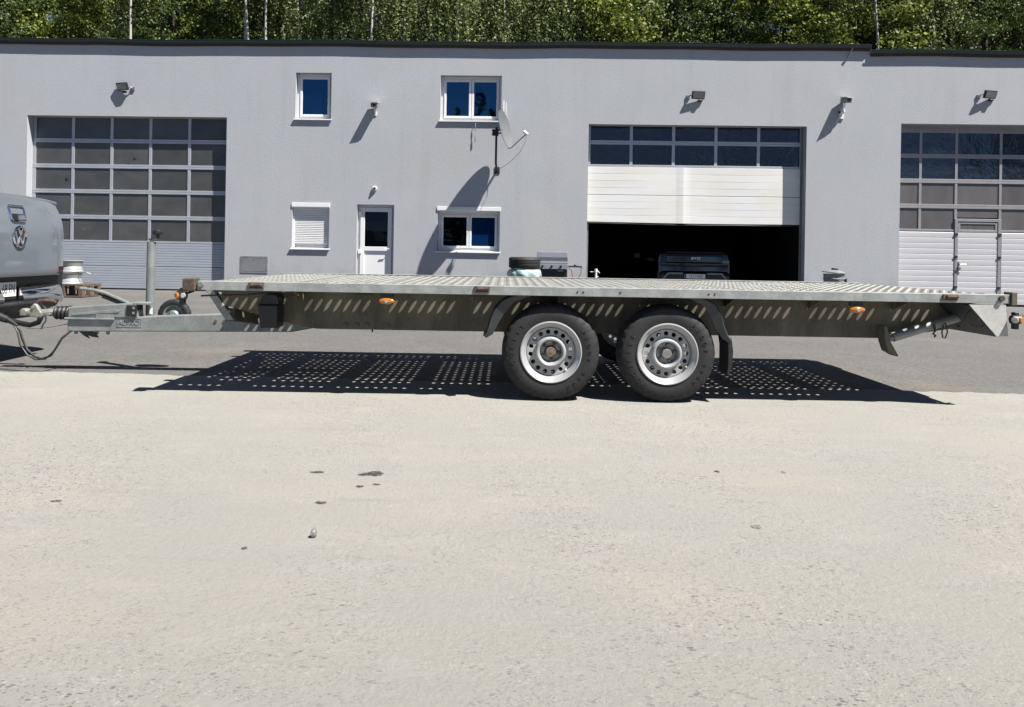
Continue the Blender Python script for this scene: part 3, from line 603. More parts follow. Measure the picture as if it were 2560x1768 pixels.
MB().cyl((-.13, 0, .63), (0, 0, .63), .007).cyl((.0, 0, .52), (.06, 0, .52), .007).tube([(0, 0, .66), (.05, 0, .65), (.08, 0, .60)], .008).build('tap', 'white', r)

r = tag(empty('metal_bin', (6.0, 15.2, 0)), 'small zinc bin with a loose lid between the garage doors', 'bin')
MB().lathe([(.155, .0), (.16, .02), (.195, .60), (.205, .605), (.205, .625), (.195, .63), (.20, .70), (.21, .705), (.21, .715), (.198, .715), (.192, .60), (.15, .02)], ax=(0, 0, 1), n=40).build('body', 'zinc', r)
MB().lathe([(.001, .055), (.05, .05), (.16, .035), (.21, .012), (.228, .008), (.228, -.008), (.215, -.004), (.001, .03)], ax=(0, 0, 1), n=40).build('lid', 'zinc', r, loc=(.0, 0, .745), rot=(R(3), R(4), 0))
MB().box(-.04, -.04, .795, .07, .04, .835).build('lid_grip', 'black', r, bevel=.008)
MB().tube([(-.205, -.05, .60), (-.10, -.22, .625), (.02, -.235, .615)], .010).tube([(.02, -.21, .585), (.12, -.20, .55), (.20, -.10, .52)], .012).build('carry_handle', 'zinc', r)
MB().box(.20, -.06, .50, .24, .02, .62).build('side_clip', 'black', r)
MB().lathe([(.15, .0), (.19, .05), (.05, .06), (.001, .06)], ax=(0, 0, 1), n=16).build('filling', 'plate', r, loc=(.0, 0, .66))

# ------------------------------------------------------------------ road wheels
TEXT_CACHE = {}
def ring_text(s, size, rad, start_deg, step_deg, parent, y):
    """letters standing on an arc, read clockwise by someone facing the wheel's outer (-y) side"""
    for i, ch in enumerate(s):
        if ch == ' ': continue
        if ch not in TEXT_CACHE:
            me = text_mesh(ch, size, .0026); me.materials.append(M['letter']); TEXT_CACHE[ch] = me
        a = R(start_deg+step_deg*i)
        link('letter', TEXT_CACHE[ch], parent, (rad*math.sin(a), y, rad*math.cos(a)), (Matrix.Rotation(a, 3, 'Y') @ Matrix.Rotation(R(90), 3, 'X')).to_euler())
TYRE_ME = make_tyre(.200, .335, .195, (0, 1, 0), 96, 4).mesh('tyre', M['tyre'], 30)
mb = MB().lathe([(.196, .045), (.200, .016), (.208, .012), (.212, .004), (.210, -.002), (.204, -.004), (.196, .004), (.186, .010), (.178, .016), (.170, .030), (.166, .055), (.163, .075), (.163, .15), (.185, .165), (.2, .185), (.2, .18), (.17, .155), (.172, .06), (.19, .045)], n=72, closed=True)
def polar(u, v, w): return (v*math.sin(u), .046-w, v*math.cos(u))
NH = 16
for i in range(NH):
    u0, u1 = 2*math.pi*i/NH, 2*math.pi*(i+1)/NH; rm_ = .137
    def cellf(u, v, w, um=(u0+u1)/2): return polar(um+(u-um)/rm_, v, w)
    um = (u0+u1)/2; hw = (u1-u0)/2*rm_
    holed_cell(mb, cellf, um-hw, um+hw, .112, .164, .0145, [(.0165, 0), (.0145, -.004), (.0145, -.014)])
mb.lathe([(.112, .046), (.110, .042), (.107, .032), (.102, .020), (.095, .011), (.088, .010), (.081, .016), (.076, .032), (.072, .054), (.069, .068), (.066, .071), (.030, .071), (.030, .076)], n=72)
RIM_ME = mb.mesh('rim', M['rim'], 40)
def wheel(parent, loc, rz, spin, hubmat, letters=True):
    w = empty('wheel', loc, 0, parent, rot=(0, R(spin), rz))
    link('tyre', TYRE_ME, w); link('rim', RIM_ME, w)
    MB().lathe([(.036, .07), (.036, .030), (.031, .022), (.001, .021)], n=28).lathe([(.042, .07), (.042, .06), (.036, .06)], n=28).build('hub_cap', hubmat, w)
    for k in range(5):
        a = 2*math.pi*k/5; x, z = .056*math.sin(a), .056*math.cos(a)
        MB().cyl((x, .071, z), (x, .047, z), .0105, n=6).cyl((x, .071, z), (x, .060, z), .0125, n=12).build('wheel_bolt', hubmat, w)
    MB().cyl((.150, .07, -.060), (.148, .025, -.062), .005, n=8).build('valve', 'plate', w)
    if letters:
        ring_text('SECURITY', .040, .262, 205, 11.5, w, -.0005); ring_text('PROOF 8000', .036, .262, 32, 10.5, w, -.0005)
    return w

# ------------------------------------------------------------------ car trailer (its own axes: x along it, y away from the viewer)
TL, TWd, DZ = 5.50, 2.20, .783
tr = tag(empty('flatbed_trailer', (-2.285, 4.90, 0), R(2.5)), 'galvanised twin axle flatbed trailer with perforated deck hitched to the pickup', 'trailer')
def T(mb, name, material, **k): return mb.build(name, material, k.pop('parent', tr), **k)
NP = 9; PW = TL/NP; cp = (PW-.055)/8; rp = .118; r0 = .203; r1 = r0+rp*15
pm = MB()
for c in range(8):
    for q in range(16):
        u0 = .0275+cp*c; v0 = r0-rp/2+rp*q
        holed_cell(pm, lambda u, v, w: (u, v, w), u0, u0+cp, v0, v0+rp, .0162, [(.0255, 0), (.021, .0045), (.0170, .005), (.0162, -.003), (.0162, -.006)])
ya, yb = r0-rp/2, r1+rp/2
for (a, c, d, e) in ((.0015, .0275, ya, yb), (PW-.0275, PW-.0015, ya, yb), (.0015, PW-.0015, .088, ya), (.0015, PW-.0015, yb, TWd-.088)):
    pm.add([(a, d, 0), (c, d, 0), (c, e, 0), (a, e, 0)], [(0, 1, 2, 3)])
for x in (.0015, PW-.0015): pm.add([(x, .09, 0), (x, TWd-.09, 0), (x, TWd-.09, -.03), (x, .09, -.03)], [(0, 1, 2, 3)])
PANEL = pm.mesh('deck_panel', M['deck'], 30, recalc=False)
for i in range(NP): link('deck_panel', PANEL, tr, (PW*i, 0, DZ-.008+random.uniform(-.0015, .0015)), (0, R(random.uniform(-.12, .12)), 0))
def rail(yo, s):
    return MB().prism([(yo, .722), (yo, DZ), (yo+s*.09, DZ), (yo+s*.09, DZ-.005), (yo+s*.005, DZ-.005), (yo+s*.005, .727), (yo+s*.035, .727), (yo+s*.035, .722)], 0, TL, lambda u, v, d: (d, u, v))
T(rail(0, 1), 'side_rail', 'rail', bevel=.003, smooth=0); T(rail(TWd, -1), 'side_rail', 'rail', bevel=.003, smooth=0)
T(MB().box(-.006, .004, .722, .05, TWd-.004, DZ-.009), 'front_rail', 'galv', smooth=0, bevel=.003); T(MB().box(TL-.05, .006, .724, TL+.004, TWd-.006, DZ-.009), 'rear_rail', 'galv', smooth=0, bevel=.003)
web = [(.02, .722), (.02, .60), (.60, .45), (.72, .435), (4.86, .435), (5.44, .53), (5.44, .722)]
for yw in (.375, 1.82):
    T(MB().prism(web, yw, yw+.006), 'frame_beam', 'frame', smooth=0)
    T(MB().box(.7, yw+.007, .435, 4.86, yw+.055, .441).box(0, yw+.007, .712, 5.42, yw+.055, .718), 'beam_flange', 'frame', smooth=0)
for i in range(NP+1):
    x = min(max(PW*i, .08), TL-.10); T(MB().box(x-.028, .386, .67, x+.028, 1.815, .742), 'cross_member', 'frame', smooth=0)
    if 0 < i < NP:
        for y0, y1 in ((.092, .37), (1.83, TWd-.092)): T(MB().prism([(y0 if y0 < 1 else y1, .725), (y0 if y0 < 1 else y1, .742), (y1 if y0 < 1 else y0, .742), (y1 if y0 < 1 else y0, .64)], x-.004, x+.004, lambda u, v, d: (d, u, v)), 'outrigger', 'frame', smooth=0)
T(MB().box(.1, 1.29, .70, 5.4, 1.33, .742), 'centre_beam', 'frame', smooth=0)
for xa in (2.39, 3.175):
    T(MB().cyl((xa, .24, .335), (xa, TWd-.24, .335), .032).box(xa-.04, .5, .37, xa+.04, TWd-.5, .44), 'axle', 'frame')
    for s in (0, 1):
        yy = .30 if s == 0 else TWd-.30
        T(MB().beam((xa, yy, .335), (xa+.16, yy, .45), .05, .07), 'suspension_arm', 'frame', smooth=0)
wheel(tr, (2.39, .04, .335), 0, 26, 'hubrust'); wheel(tr, (3.187, .04, .335), 0, 10, 'hubgrey')
wheel(tr, (2.39, TWd-.04, .335), R(180), 0, 'hubgrey', False); wheel(tr, (3.175, TWd-.04, .335), R(180), 40, 'hubgrey', False)
path = [(1.925, .445), (1.945, .47), (1.965, .55), (1.995, .625), (2.05, .69), (2.12, .722), (2.25, .740), (2.78, .742), (3.33, .740), (3.44, .722), (3.51, .685), (3.555, .61), (3.575, .53), (3.60, .47), (3.625, .44)]
lipw = [.03, .05, .066, .078, .075, .05, .02, .008, .02, .05, .075, .075, .062, .045, .03]
cxm = 2.78
for s in (0, 1):
    f_ = (lambda y: y) if s == 0 else (lambda y: TWd-y)
    V = []; F = []; n = len(path)
    for i, (x, z) in enumerate(path):
        tx, tz = path[min(i+1, n-1)][0]-path[max(i-1, 0)][0], path[min(i+1, n-1)][1]-path[max(i-1, 0)][1]; l = math.hypot(tx, tz); nx_, nz_ = tz/l, -tx/l
        V += [(x+nx_*lipw[i], f_(.045), z+nz_*lipw[i]), (x+nx_*.01, f_(.030), z+nz_*.01), (x, f_(.045), z), (x, f_(.275), z), (x+nx_*.004, f_(.275), z+nz_*.004), (x+nx_*.004, f_(.05), z+nz_*.004), (x+nx_*lipw[i], f_(.050), z+nz_*lipw[i])]
    for i in range(n-1): F += [(i*7+k, i*7+(k+1) % 7, (i+1)*7+(k+1) % 7, (i+1)*7+k) for k in range(7)]
    F += [tuple(range(7)), tuple((n-1)*7+k for k in range(7))]
    T(MB().add(V, F), 'mudguard', 'guard', smooth=40)
    ys = sorted((f_(.05), f_(.27)))
    T(MB().prism([(3.594, .46), (3.625, .45), (3.638, .36), (3.632, .26), (3.612, .195), (3.600, .20), (3.606, .28), (3.606, .38)], *ys), 'mud_flap', 'black', smooth=40)
# drawbar, overrun device and coupling
YC = 1.10
T(MB().prism([(-1.485, .308), (-1.485, .406), (-.58, .455), (.43, .50), (.90, .50), (.90, .45), (.47, .36), (.34, .334)], YC-.05, YC+.05), 'drawbar', 'galv', smooth=0, bevel=.008)
for yb_ in (.372, TWd-.432): T(MB().prism([(-.105, .715), (-.045, .715), (.115, .49), (.05, .49)], yb_-.004, yb_+.06), 'drawbar_brace', 'galv', smooth=0, bevel=.004)
for e0, e1 in ((.385, 1.045), (TWd-.385, TWd-1.045)): T(MB().beam((.08, e0, .53), (.16, e1, .43), .06, .09), 'drawbar_crossbeam', 'frame', smooth=0)
hs = T(MB().prism([(-1.478, .424), (-1.478, .508), (-.96, .550), (-.925, .545), (-.915, .43), (-1.02, .425)], YC-.058, YC+.058), 'overrun_housing', 'galv', smooth=0, bevel=.010)
T(MB().prism([(-1.44, .455), (-1.10, .495), (-1.05, .49), (-1.06, .47), (-1.44, .44)], YC-.064, YC-.0585), 'pressed_rib', 'galv', smooth=0, parent=hs, bevel=.003)
T(MB().box(-1.245, YC-.066, .420, -1.10, YC-.0595, .455), 'type_plate', 'galv', smooth=0, parent=hs)
T(MB().box(-1.50, YC-.07, .408, -1.10, YC+.07, .424), 'housing_flange', 'galv', smooth=0, bevel=.004)
prof = []
for i in range(4):
    a = .034*i; prof += [(.036+.003*i, a), (.047+.003*i, a+.006), (.055+.002*i, a+.015), (.052+.002*i, a+.024), (.036+.003*i, a+.033)]
T(MB().lathe(prof, (-1.612, YC, .455), (1, 0, 0), 28, caps=True), 'bellows', 'black', smooth=60)
T(MB().cyl((-1.72, YC, .455), (-1.60, YC, .455), .03).prism([(-1.885, .425), (-1.885, .47), (-1.865, .49), (-1.84, .485), (-1.825, .47), (-1.80, .475), (-1.775, .53), (-1.75, .525), (-1.71, .46), (-1.61, .475), (-1.61, .44), (-1.69, .425), (-1.73, .41), (-1.80, .425)], YC-.035, YC+.035), 'coupling_head', 'cast', bevel=.008, smooth=40)
for (x, z) in ((-1.775, .50), (-1.805, .455), (-1.705, .437), (-1.645, .445)): T(MB().cyl((x, YC-.036, z), (x, YC-.046, z), .013, n=10), 'coupling_bolt', 'zinc')
T(MB().tube([(-1.765, YC, .52), (-1.74, YC, .548), (-1.69, YC, .552), (-1.63, YC, .548), (-1.605, YC, .535)], [.014, .018, .018, .017, .012]), 'coupling_handle', 'rust')
T(MB().tube([(-1.72, YC, .52), (-1.70, YC, .49), (-1.68, YC, .46)], .010), 'handle_spring', 'black')
for x in (-1.44, -1.27, -1.18): T(MB().cyl((x, YC, .31), (x, YC, .285), .014, n=8), 'underside_bolt', 'zinc')
T(MB().prism([(-1.41, .315), (-1.36, .275), (-1.315, .25), (-1.33, .28), (-1.29, .265), (-1.24, .26), (-1.27, .30), (-1.30, .318)], YC-.03, YC-.02), 'cable_hook', 'black', smooth=0)
lt = text('embossed_lettering', 'AL-KO', .062, 'galv', tr, (-.985, YC-.0505, .387), ext=.003)
T(MB().box(-1.085, YC-.053, .352, -.885, YC-.0495, .356).box(-1.085, YC-.053, .418, -.885, YC-.0495, .422).box(-1.085, YC-.053, .356, -1.081, YC-.0495, .418).box(-.889, YC-.053, .356, -.885, YC-.0495, .418), 'embossed_border', 'galv', smooth=0)
for x in (-.28, -.21, -.12, -.05, .04, .12): T(MB().cyl((x, YC-.05, .415+.03*(x+.3)), (x, YC-.058, .415+.03*(x+.3)), .012, n=8), 'drawbar_bolt', 'frame')
T(MB().tube([(-1.00, YC-.02, .54), (-1.08, YC-.02, .575), (-1.20, YC-.02, .625), (-1.28, YC-.02, .645), (-1.36, YC-.02, .655), (-1.42, YC-.02, .66)], .014), 'handbrake_lever', 'zinc')
T(MB().cyl((-1.05, YC-.01, .535), (-1.22, YC-.01, .60), .018).cyl((-1.22, YC-.01, .60), (-1.26, YC-.01, .62), .008), 'gas_spring', 'black')
T(MB().box(-1.44, YC-.04, .645, -1.395, YC, .675), 'lever_grip', 'rust', bevel=.006)
YJ = YC+.09
T(MB().cyl((-.883, YJ, .44), (-.881, YJ, 1.05), .034, n=24).cyl((-.883, YJ, .33), (-.883, YJ, .44), .029, n=20), 'jockey_tube', 'zinc')
T(MB().cyl((-.881, YJ, 1.05), (-.881, YJ, 1.066), .014).tube([(-.905, YJ, 1.072), (-.881, YJ, 1.068), (-.83, YJ-.01, 1.078), (-.826, YJ-.01, 1.085)], .008), 'crank', 'handle')
T(MB().lathe([(.013, .0), (.016, .03), (.036, .036), (.042, .048), (.040, .064), (.030, .072), (.001, .072)], (-.826, YJ-.01, 1.078), (0, 0, 1), 20), 'crank_knob', 'black')
T(MB().box(-1.0, YC-.07, .44, -.92, YC+.05, .53), 'jockey_bracket', 'black', smooth=0, bevel=.004)
T(MB().prism([(-.955, .43), (-.955, .555), (-.835, .555), (-.835, .535), (-.925, .535), (-.925, .43)], YC-.058, YC+.05), 'jockey_clamp', 'galv', smooth=0, bevel=.004)
for z in (.47, .51): T(MB().cyl((-.94, YC-.059, z), (-.94, YC-.071, z), .012, n=6), 'clamp_bolt', 'zinc')
T(MB().box(-.868, YJ-.040, .452, -.846, YJ-.0335, .505), 'sticker', 'white', smooth=0)
jw = empty('jockey_wheel', (-.70, YC+.14, .44), 0, tr)
make_tyre(.085, .134, .07, (0, 1, 0), 48, 1).build('tyre', 'tyre', jw, smooth=40, loc=(0, -.035, 0))
MB().lathe([(.086, -.03), (.075, -.028), (.066, -.012), (.045, -.016), (.03, -.034), (.001, -.034)], n=32).lathe([(.086, .03), (.06, .012), (.001, .03)], n=24).build('rim', 'zinc', jw)
T(MB().beam((-.883, YJ+.0, .34), (-.70, YC+.09, .43), .02, .05).cyl((-.70, YC+.085, .44), (-.70, YC+.19, .44), .01), 'jockey_fork', 'zinc')
T(MB().tube([(-1.93, YC-.10, .40), (-1.86, YC-.12, .365), (-1.82, YC-.12, .32), (-1.80, YC-.12, .25), (-1.76, YC-.12, .165), (-1.70, YC-.12, .11), (-1.64, YC-.12, .092), (-1.57, YC-.12, .12), (-1.53, YC-.11, .19), (-1.50, YC-.09, .26), (-1.45, YC-.05, .315)], .009), 'power_cable', 'black')
T(MB().tube([(-1.92, YC-.10, .398), (-1.85, YC-.13, .345), (-1.825, YC-.14, .30), (-1.805, YC-.14, .21), (-1.75, YC-.14, .13), (-1.68, YC-.14, .088), (-1.60, YC-.14, .095), (-1.54, YC-.12, .165), (-1.505, YC-.09, .25), (-1.46, YC-.05, .312)], .006), 'sensor_cable', 'black')
T(MB().cyl((-2.0, YC-.10, .425), (-1.93, YC-.10, .40), .035, .028).cyl((-1.93, YC-.10, .40), (-1.84, YC-.12, .355), .022, .010), 'plug', 'black')
T(MB().tube([(-1.84, YC-.10, .355), (-1.78, YC-.08, .33), (-1.70, YC-.06, .33), (-1.60, YC-.06, .345), (-1.48, YC-.05, .37)], .003, 6), 'breakaway_cable', 'rust')
T(MB().tube([(-1.67, YC-.03, .42), (-1.665, YC-.04, .39), (-1.68, YC-.05, .36), (-1.695, YC-.05, .325)], .006, 6), 'safety_clip', 'black')
# corner posts, lashing brackets, lamps, chock, cables
for y0 in (-.012, TWd-.075):
    T(MB().box(-.098, y0, .712, -.012, y0+.085, .80 if y0 < 1 else .772), 'corner_post', 'rust', bevel=.006, smooth=0)
    T(MB().box(TL+.006, y0, .71, TL+.045, y0+.085, .80 if y0 < 1 else .772), 'corner_post', 'frame', bevel=.004, smooth=0)
T(MB().cyl((.025, -.001, .762), (.025, -.018, .762), .017, n=14), 'rail_bolt', 'zinc'); T(MB().cyl((TL-.06, -.001, .757), (TL-.06, -.016, .757), .019, n=14), 'rail_bolt', 'rust')
for x in (.395, 1.915, 5.09):
    bk = T(MB().box(x-.052, -.012, .738, x+.052, -.001, .780), 'lashing_bracket', 'rust', bevel=.003, smooth=0)
    T(MB().cyl((x-.03, -.020, .763), (x+.045, -.020, .763), .010, n=10), 'pin', 'rust', parent=bk)
for x in (-.035, .035): pass
for x in (2.56, 2.60, 3.45, 3.49, 2.85): T(MB().cyl((x, -.0005, .752), (x, -.003, .752), .006, n=8), 'rail_rivet', 'black')
for x, z in ((1.27, .695), (4.47, .690)):
    T(MB().box(x-.045, .03, z-.002, x+.045, .05, z+.03), 'marker_bracket', 'black', smooth=0)
    V = MB().lathe([(.056, 0), (.055, -.010), (.045, -.020), (.02, -.026), (.001, -.027)], n=28)
    V.V = [(a, b, c*.42) for a, b, c in V.V]
    mk = T(V, 'side_marker_lamp', 'amber', loc=(x, .028, z-.028), smooth=60)
    MB().cyl((0, -.02, 0), (0, -.030, 0), .011).build('bulb', 'clear', mk)
def end_lamp(x, z, sgn):
    l = T(MB().cyl((x-.03, -.01, z), (x+.03, -.01, z), .030, n=18).box(x-.012, -.02, z-.065, x+.018, .02, z+.05).tube([(x+.02, .0, z+.01), (x+.07, .02, z+.03)], .008), 'end_outline_lamp', 'black', bevel=.004)
    T(MB().cyl((x-.020, -.034, z), (x-.026, -.044, z), .022, .015, n=16), 'lens', 'amber' if sgn < 0 else 'clear', parent=l); T(MB().cyl((x+.020, -.036, z), (x+.022, -.044, z), .018, .013, n=16), 'lens', 'clear' if sgn < 0 else 'amber', parent=l)
end_lamp(-.10, .685, -1); end_lamp(TL+.035, .615, 1)
ch = T(MB().prism([(.365, .455), (.36, .53), (.345, .615), (.485, .615), (.485, .455)], .17, .33), 'wheel_chock', 'black', bevel=.006, smooth=0)
T(MB().prism([(.345, .617), (.37, .665), (.40, .69), (.47, .69), (.485, .66), (.485, .617)], .19, .33).box(.40, .22, .69, .45, .32, .72), 'chock_holder', 'black', smooth=0, bevel=.004)
T(MB().tube([(.0, .06, .68), (.12, .08, .685), (.30, .10, .69), (.40, .2, .70), (.6, .25, .71)], .006, 6), 'loom_cable', 'black')
T(MB().cyl((.65, 1.1, .405), (2.2, 1.1, .385), .010).cyl((1.72, 1.1, .391), (1.84, 1.1, .389), .022).cyl((.98, 1.1, .405), (.985, 1.1, .34), .007), 'brake_rod', 'black')
for x in (.92, 1.0, 1.08, 1.22): T(MB().cyl((x, .374, .465), (x, .362, .465), .014, n=8), 'frame_bolt', 'frame')
T(MB().box(1.06, .05, .705, 1.16, .09, .72).box(1.83, .05, .705, 1.93, .09, .72), 'cable_clip', 'black', smooth=0)
# rear light bar and prop stands
T(MB().prism([(5.225, .712), (5.475, .714), (5.495, .50), (5.415, .50)], .002, .008), 'light_bar_end', 'endplate', smooth=0)
T(MB().prism([(5.225, .712), (5.475, .714), (5.495, .50), (5.415, .50)], TWd-.008, TWd-.002), 'light_bar_end', 'endplate', smooth=0)
T(MB().beam((5.32, .009, .605), (5.32, TWd-.009, .605), .008, .285, up=(-.665, 0, .75)), 'light_bar', 'guard', smooth=0)  # black plastic stands in for the shade inside the light bar
T(MB().box(5.476, .03, .505, 5.484, TWd-.03, .70), 'rear_panel', 'galv', smooth=0)
for y in (.25, TWd-.55): T(MB().box(5.485, y, .54, 5.53, y+.30, .67), 'tail_lamp', 'redlens', bevel=.01, smooth=0)
T(MB().tube([(5.32, .06, .70), (5.25, .05, .66), (5.22, .05, .60), (5.27, .06, .56), (5.38, .04, .56)], .004, 6), 'lamp_cable', 'guard')
for yy in (.30, TWd-.30):
    T(MB().cyl((5.40, yy, .625), (4.86, yy, .45), .034, n=20).cyl((4.86, yy, .45), (4.82, yy, .437), .027, n=16), 'prop_stand', 'zinc')
    T(MB().prism([(4.775, .53), (4.795, .535), (4.825, .42), (4.88, .325), (4.872, .318), (4.81, .352), (4.785, .42)], yy-.05, yy+.05), 'stand_foot', 'frame', smooth=30)
T(MB().box(5.34, .32, .55, 5.44, .372, .66).cyl((5.40, .30, .635), (5.40, .38, .635), .02), 'stand_hinge', 'frame', bevel=.004)
T(MB().tube([(5.22, .26, .56), (5.235, .26, .50), (5.22, .26, .455), (5.20, .26, .46), (5.195, .26, .50), (5.205, .26, .55)], .005, 6), 'pull_ring', 'black')
T(MB().tube([(5.14, .26, .55), (5.145, .26, .50), (5.13, .26, .485), (5.15, .26, .47), (5.14, .26, .46)], .007, 6), 'lock_pin', 'black')

# ------------------------------------------------------------------ pickup truck (its own axes: x out of the tailgate, y to its far side)
tk = tag(empty('pickup_truck', (-4.41, 6.12, 0), R(5)), 'silver blue pickup truck towing the trailer, seen from its tailgate', 'pickup')
def K(mb, name, material, **k): return mb.build(name, material, k.pop('parent', tk), **k)
NV, NZ = 36, 24; V = []; F = []
def tgu(v, z):
    t = (z-.66)/.76; base = .012*math.sin(min(1, t*5)*math.pi/2)-.010*(1-abs(2*((z-.80)/.5)-1) > 0)*0+.0
    base += -.012 if z < .76 else 0
    base -= .075*max(0, (t-.55)/.45)**2
    return base-.032*abs(v/.74)**5
for j in range(NZ+1):
    zl = .735; z = zl+.675*j/NZ; vm = .742-.055*max(0, (z-1.18)/.23)**2
    for i in range(NV+1):
        v = vm*(2*i/NV-1); zz = z-.018*(abs(v)/.74)**3*max(0, (z-1.2)/.2)+.012*(1-abs(v)/.74)*(1 if j == NZ else 0); V.append((tgu(v, z), v, zz))
for j in range(NZ):
    for i in range(NV): a = j*(NV+1)+i; F.append((a, a+1, a+NV+2, a+NV+1))
nb = len(V); bd = [i for i in range(NV+1)]+[j*(NV+1)+NV for j in range(1, NZ+1)]+[NZ*(NV+1)+i for i in range(NV-1, -1, -1)]+[j*(NV+1) for j in range(NZ-1, 0, -1)]
V += [(-.10, V[b][1]*.995, V[b][2]) for b in bd]; q = len(bd)
F += [(bd[i], bd[(i+1) % q], nb+(i+1) % q, nb+i) for i in range(q)]+[tuple(nb+i for i in range(q))]
tg = K(MB().add(V, F), 'tailgate', 'truck', smooth=40)
K(MB().tube([(-.085, v, 1.418-.02*(abs(v)/.72)**3) for v in np.linspace(-.70, .70, 25)], [.020]*25, 10), 'top_lip', 'truck', parent=tg)
def rrect(u, hw0, hw1, z0, z1, w, sx):
    return [(u, -hw0, z0), (u+sx, -hw1, z1), (u+sx, hw1, z1), (u, hw0, z0), (u, -hw0, z0)]
hp = [Vector(p) for p in rrect(.012, .092, .105, 1.21, 1.335, 0, -.035)]
K(MB().tube([p+(hp[(i+1) % 4]-hp[i % 4])*t for i, p in enumerate(hp[:4]) for t in (.08, .5, .92)]+[hp[0]+(hp[1]-hp[0])*.08], .009, 8), 'handle_surround', 'chrome', parent=tg)
K(MB().add([(.0135, -.085, 1.215), (.0135, .085, 1.215), (.004, .09, 1.268), (.004, -.09, 1.268)], [(0, 1, 2, 3)]).box(-.03, -.08, 1.22, .014, .08, 1.224), 'handle_recess', 'ink', parent=tg, smooth=0)
K(MB().prism([(.014, 1.216), (.020, 1.222), (.006, 1.262), (.0, 1.262)], -.02, .085, lambda u, v, d: (u, d, v)), 'handle', 'chrome', parent=tg, smooth=0)
K(MB().box(-.012, .66, .735, .006, .70, .775), 'lower_hinge', 'black', parent=tg, bevel=.006)
# emblem
emb = K(MB().cyl((.008, 0, 1.075), (.018, 0, 1.075), .088, n=40), 'emblem', 'ink', parent=tg)
ex_ = .021; ring = [(ex_, .085*math.cos(t), 1.075+.085*math.sin(t)) for t in np.linspace(0, 2*math.pi, 41)]
mb = MB().tube(ring, .011, 8)
for a, c in (((-.030, .070), (0, .006)), ((.030, .070), (0, .006)), ((-.066, .045), (-.033, -.066)), ((-.033, -.066), (0, -.004)), ((0, -.004), (.033, -.066)), ((.033, -.066), (.066, .045))):
    mb.beam((ex_, a[0], 1.075+a[1]), (ex_, c[0], 1.075+c[1]), .016, .010, up=(1, 0, 0))
K(mb, 'emblem_ring', 'chrome', parent=tg)
K(MB().box(-.04, .60, .775, -.004, .72, .812), 'badge', 'ink', parent=tg, smooth=0); K(MB().box(-.004, .605, .778, -.001, .635, .809), 'badge_mark', 'red', parent=tg, smooth=0)
corner = [(-.104, .746), (-.130, .79), (-.170, .84), (-.235, .875), (-.36, .895), (-.36, .746)]
for s in (1, -1):
    sw_ = lambda P: [(u, s*v) for u, v in P]
    fn = lambda u, v, d: (u, v, d)
    K(MB().prism(sw_(corner), .69, 1.385, fn), 'rear_corner', 'truck', bevel=.012)
    K(MB().prism(sw_([(-.178, .848), (-.234, .881), (-.355, .900), (-.355, .86), (-.2, .85)]), .84, 1.24, fn), 'tail_light', 'redlens', bevel=.006)
    arc = lambda cx_, r_: [(cx_+r_*math.cos(t), .40+r_*math.sin(t)) for t in np.linspace(-.15, math.pi+.15, 15)]
    side = [(-.36, .46)]+[(-.36, 1.385), (-1.66, 1.385), (-3.6, 1.33), (-4.9, 1.18), (-5.2, 1.0), (-5.22, .45)]+list(reversed(arc(-4.32, .44)))+list(reversed(arc(-1.22, .44)))
    K(MB().prism(side, s*.84, s*.90), 'side_panel', 'truck', smooth=30)
    K(MB().prism(arc(-1.22, .47)+list(reversed(arc(-1.22, .43))), s*.86, s*.945), 'wheel_arch', 'truck', smooth=40)
    wt = empty('wheel', (-1.22, s*.93, .38), 0, tk, rot=(0, 0, R(180) if s > 0 else 0))
    make_tyre(.225, .38, .245, (0, 1, 0), 72, 4).build('tyre', 'tyre', wt, smooth=30)
    MB().lathe([(.228, .03), (.22, .02), (.19, .05), (.06, .055), (.03, .03), (.001, .03)], n=40).build('rim', 'steel', wt)
    wf = empty('wheel', (-4.32, s*.93, .38), 0, tk, rot=(0, 0, R(180) if s > 0 else 0))
    for ch_ in list(wt.children): link(ch_.name.split('.')[0], ch_.data, wf)
    K(MB().box(-1.6, s*.72, 1.386, -.30, s*.885, 1.405), 'bed_rail_cap', 'black', bevel=.006)
K(MB().prism([(-1.6, 1.40), (-1.5, 1.455), (-.35, 1.455), (-.16, 1.425), (-.16, 1.41)], -.70, -.02), 'bed_cover', 'guard', bevel=.01)
K(MB().box(-1.62, -.83, .72, -.12, .83, .76).box(-1.66, -.83, .76, -1.62, .83, 1.38), 'load_bed', 'black', smooth=0)
K(MB().box(-5.0, -.5, .40, -.25, .5, .71), 'chassis', 'black', smooth=0)
cabp = [(-1.68, .8), (-1.68, 1.40), (-1.80, 1.80), (-2.0, 1.84), (-3.0, 1.83), (-3.85, 1.34), (-5.1, 1.20), (-5.18, .6), (-5.0, .5), (-1.8, .5)]
V = []; n = len(cabp)
for s in (-1, 1):
    V += [(u, s*(.70 if z > 1.45 else .835), z) for u, z in cabp]
K(MB().add(V, [tuple(range(n)), tuple(range(2*n-1, n-1, -1))]+[(i, n+i, n+(i+1) % n, (i+1) % n) for i in range(n)]), 'cab', 'truck', bevel=.03)
K(MB().add([(-1.69, -.66, 1.43), (-1.69, .66, 1.43), (-1.79, .62, 1.76), (-1.79, -.62, 1.76)], [(0, 1, 2, 3)]), 'rear_window', 'glassdark', smooth=0)
K(MB().tube([(-1.45, s_*.78, 1.40) if 0 else (-1.05-.4*t, -.74, 1.40+.30*math.sin(t*math.pi/2)) for s_ in (1,) for t in np.linspace(0, 1, 6)]+[(-1.46, v, 1.71) for v in (-.6, 0, .6)]+[(-1.05-.4*t, .74, 1.40+.30*math.sin(t*math.pi/2)) for t in np.linspace(1, 0, 6)], .032, 10), 'sports_bar', 'black')
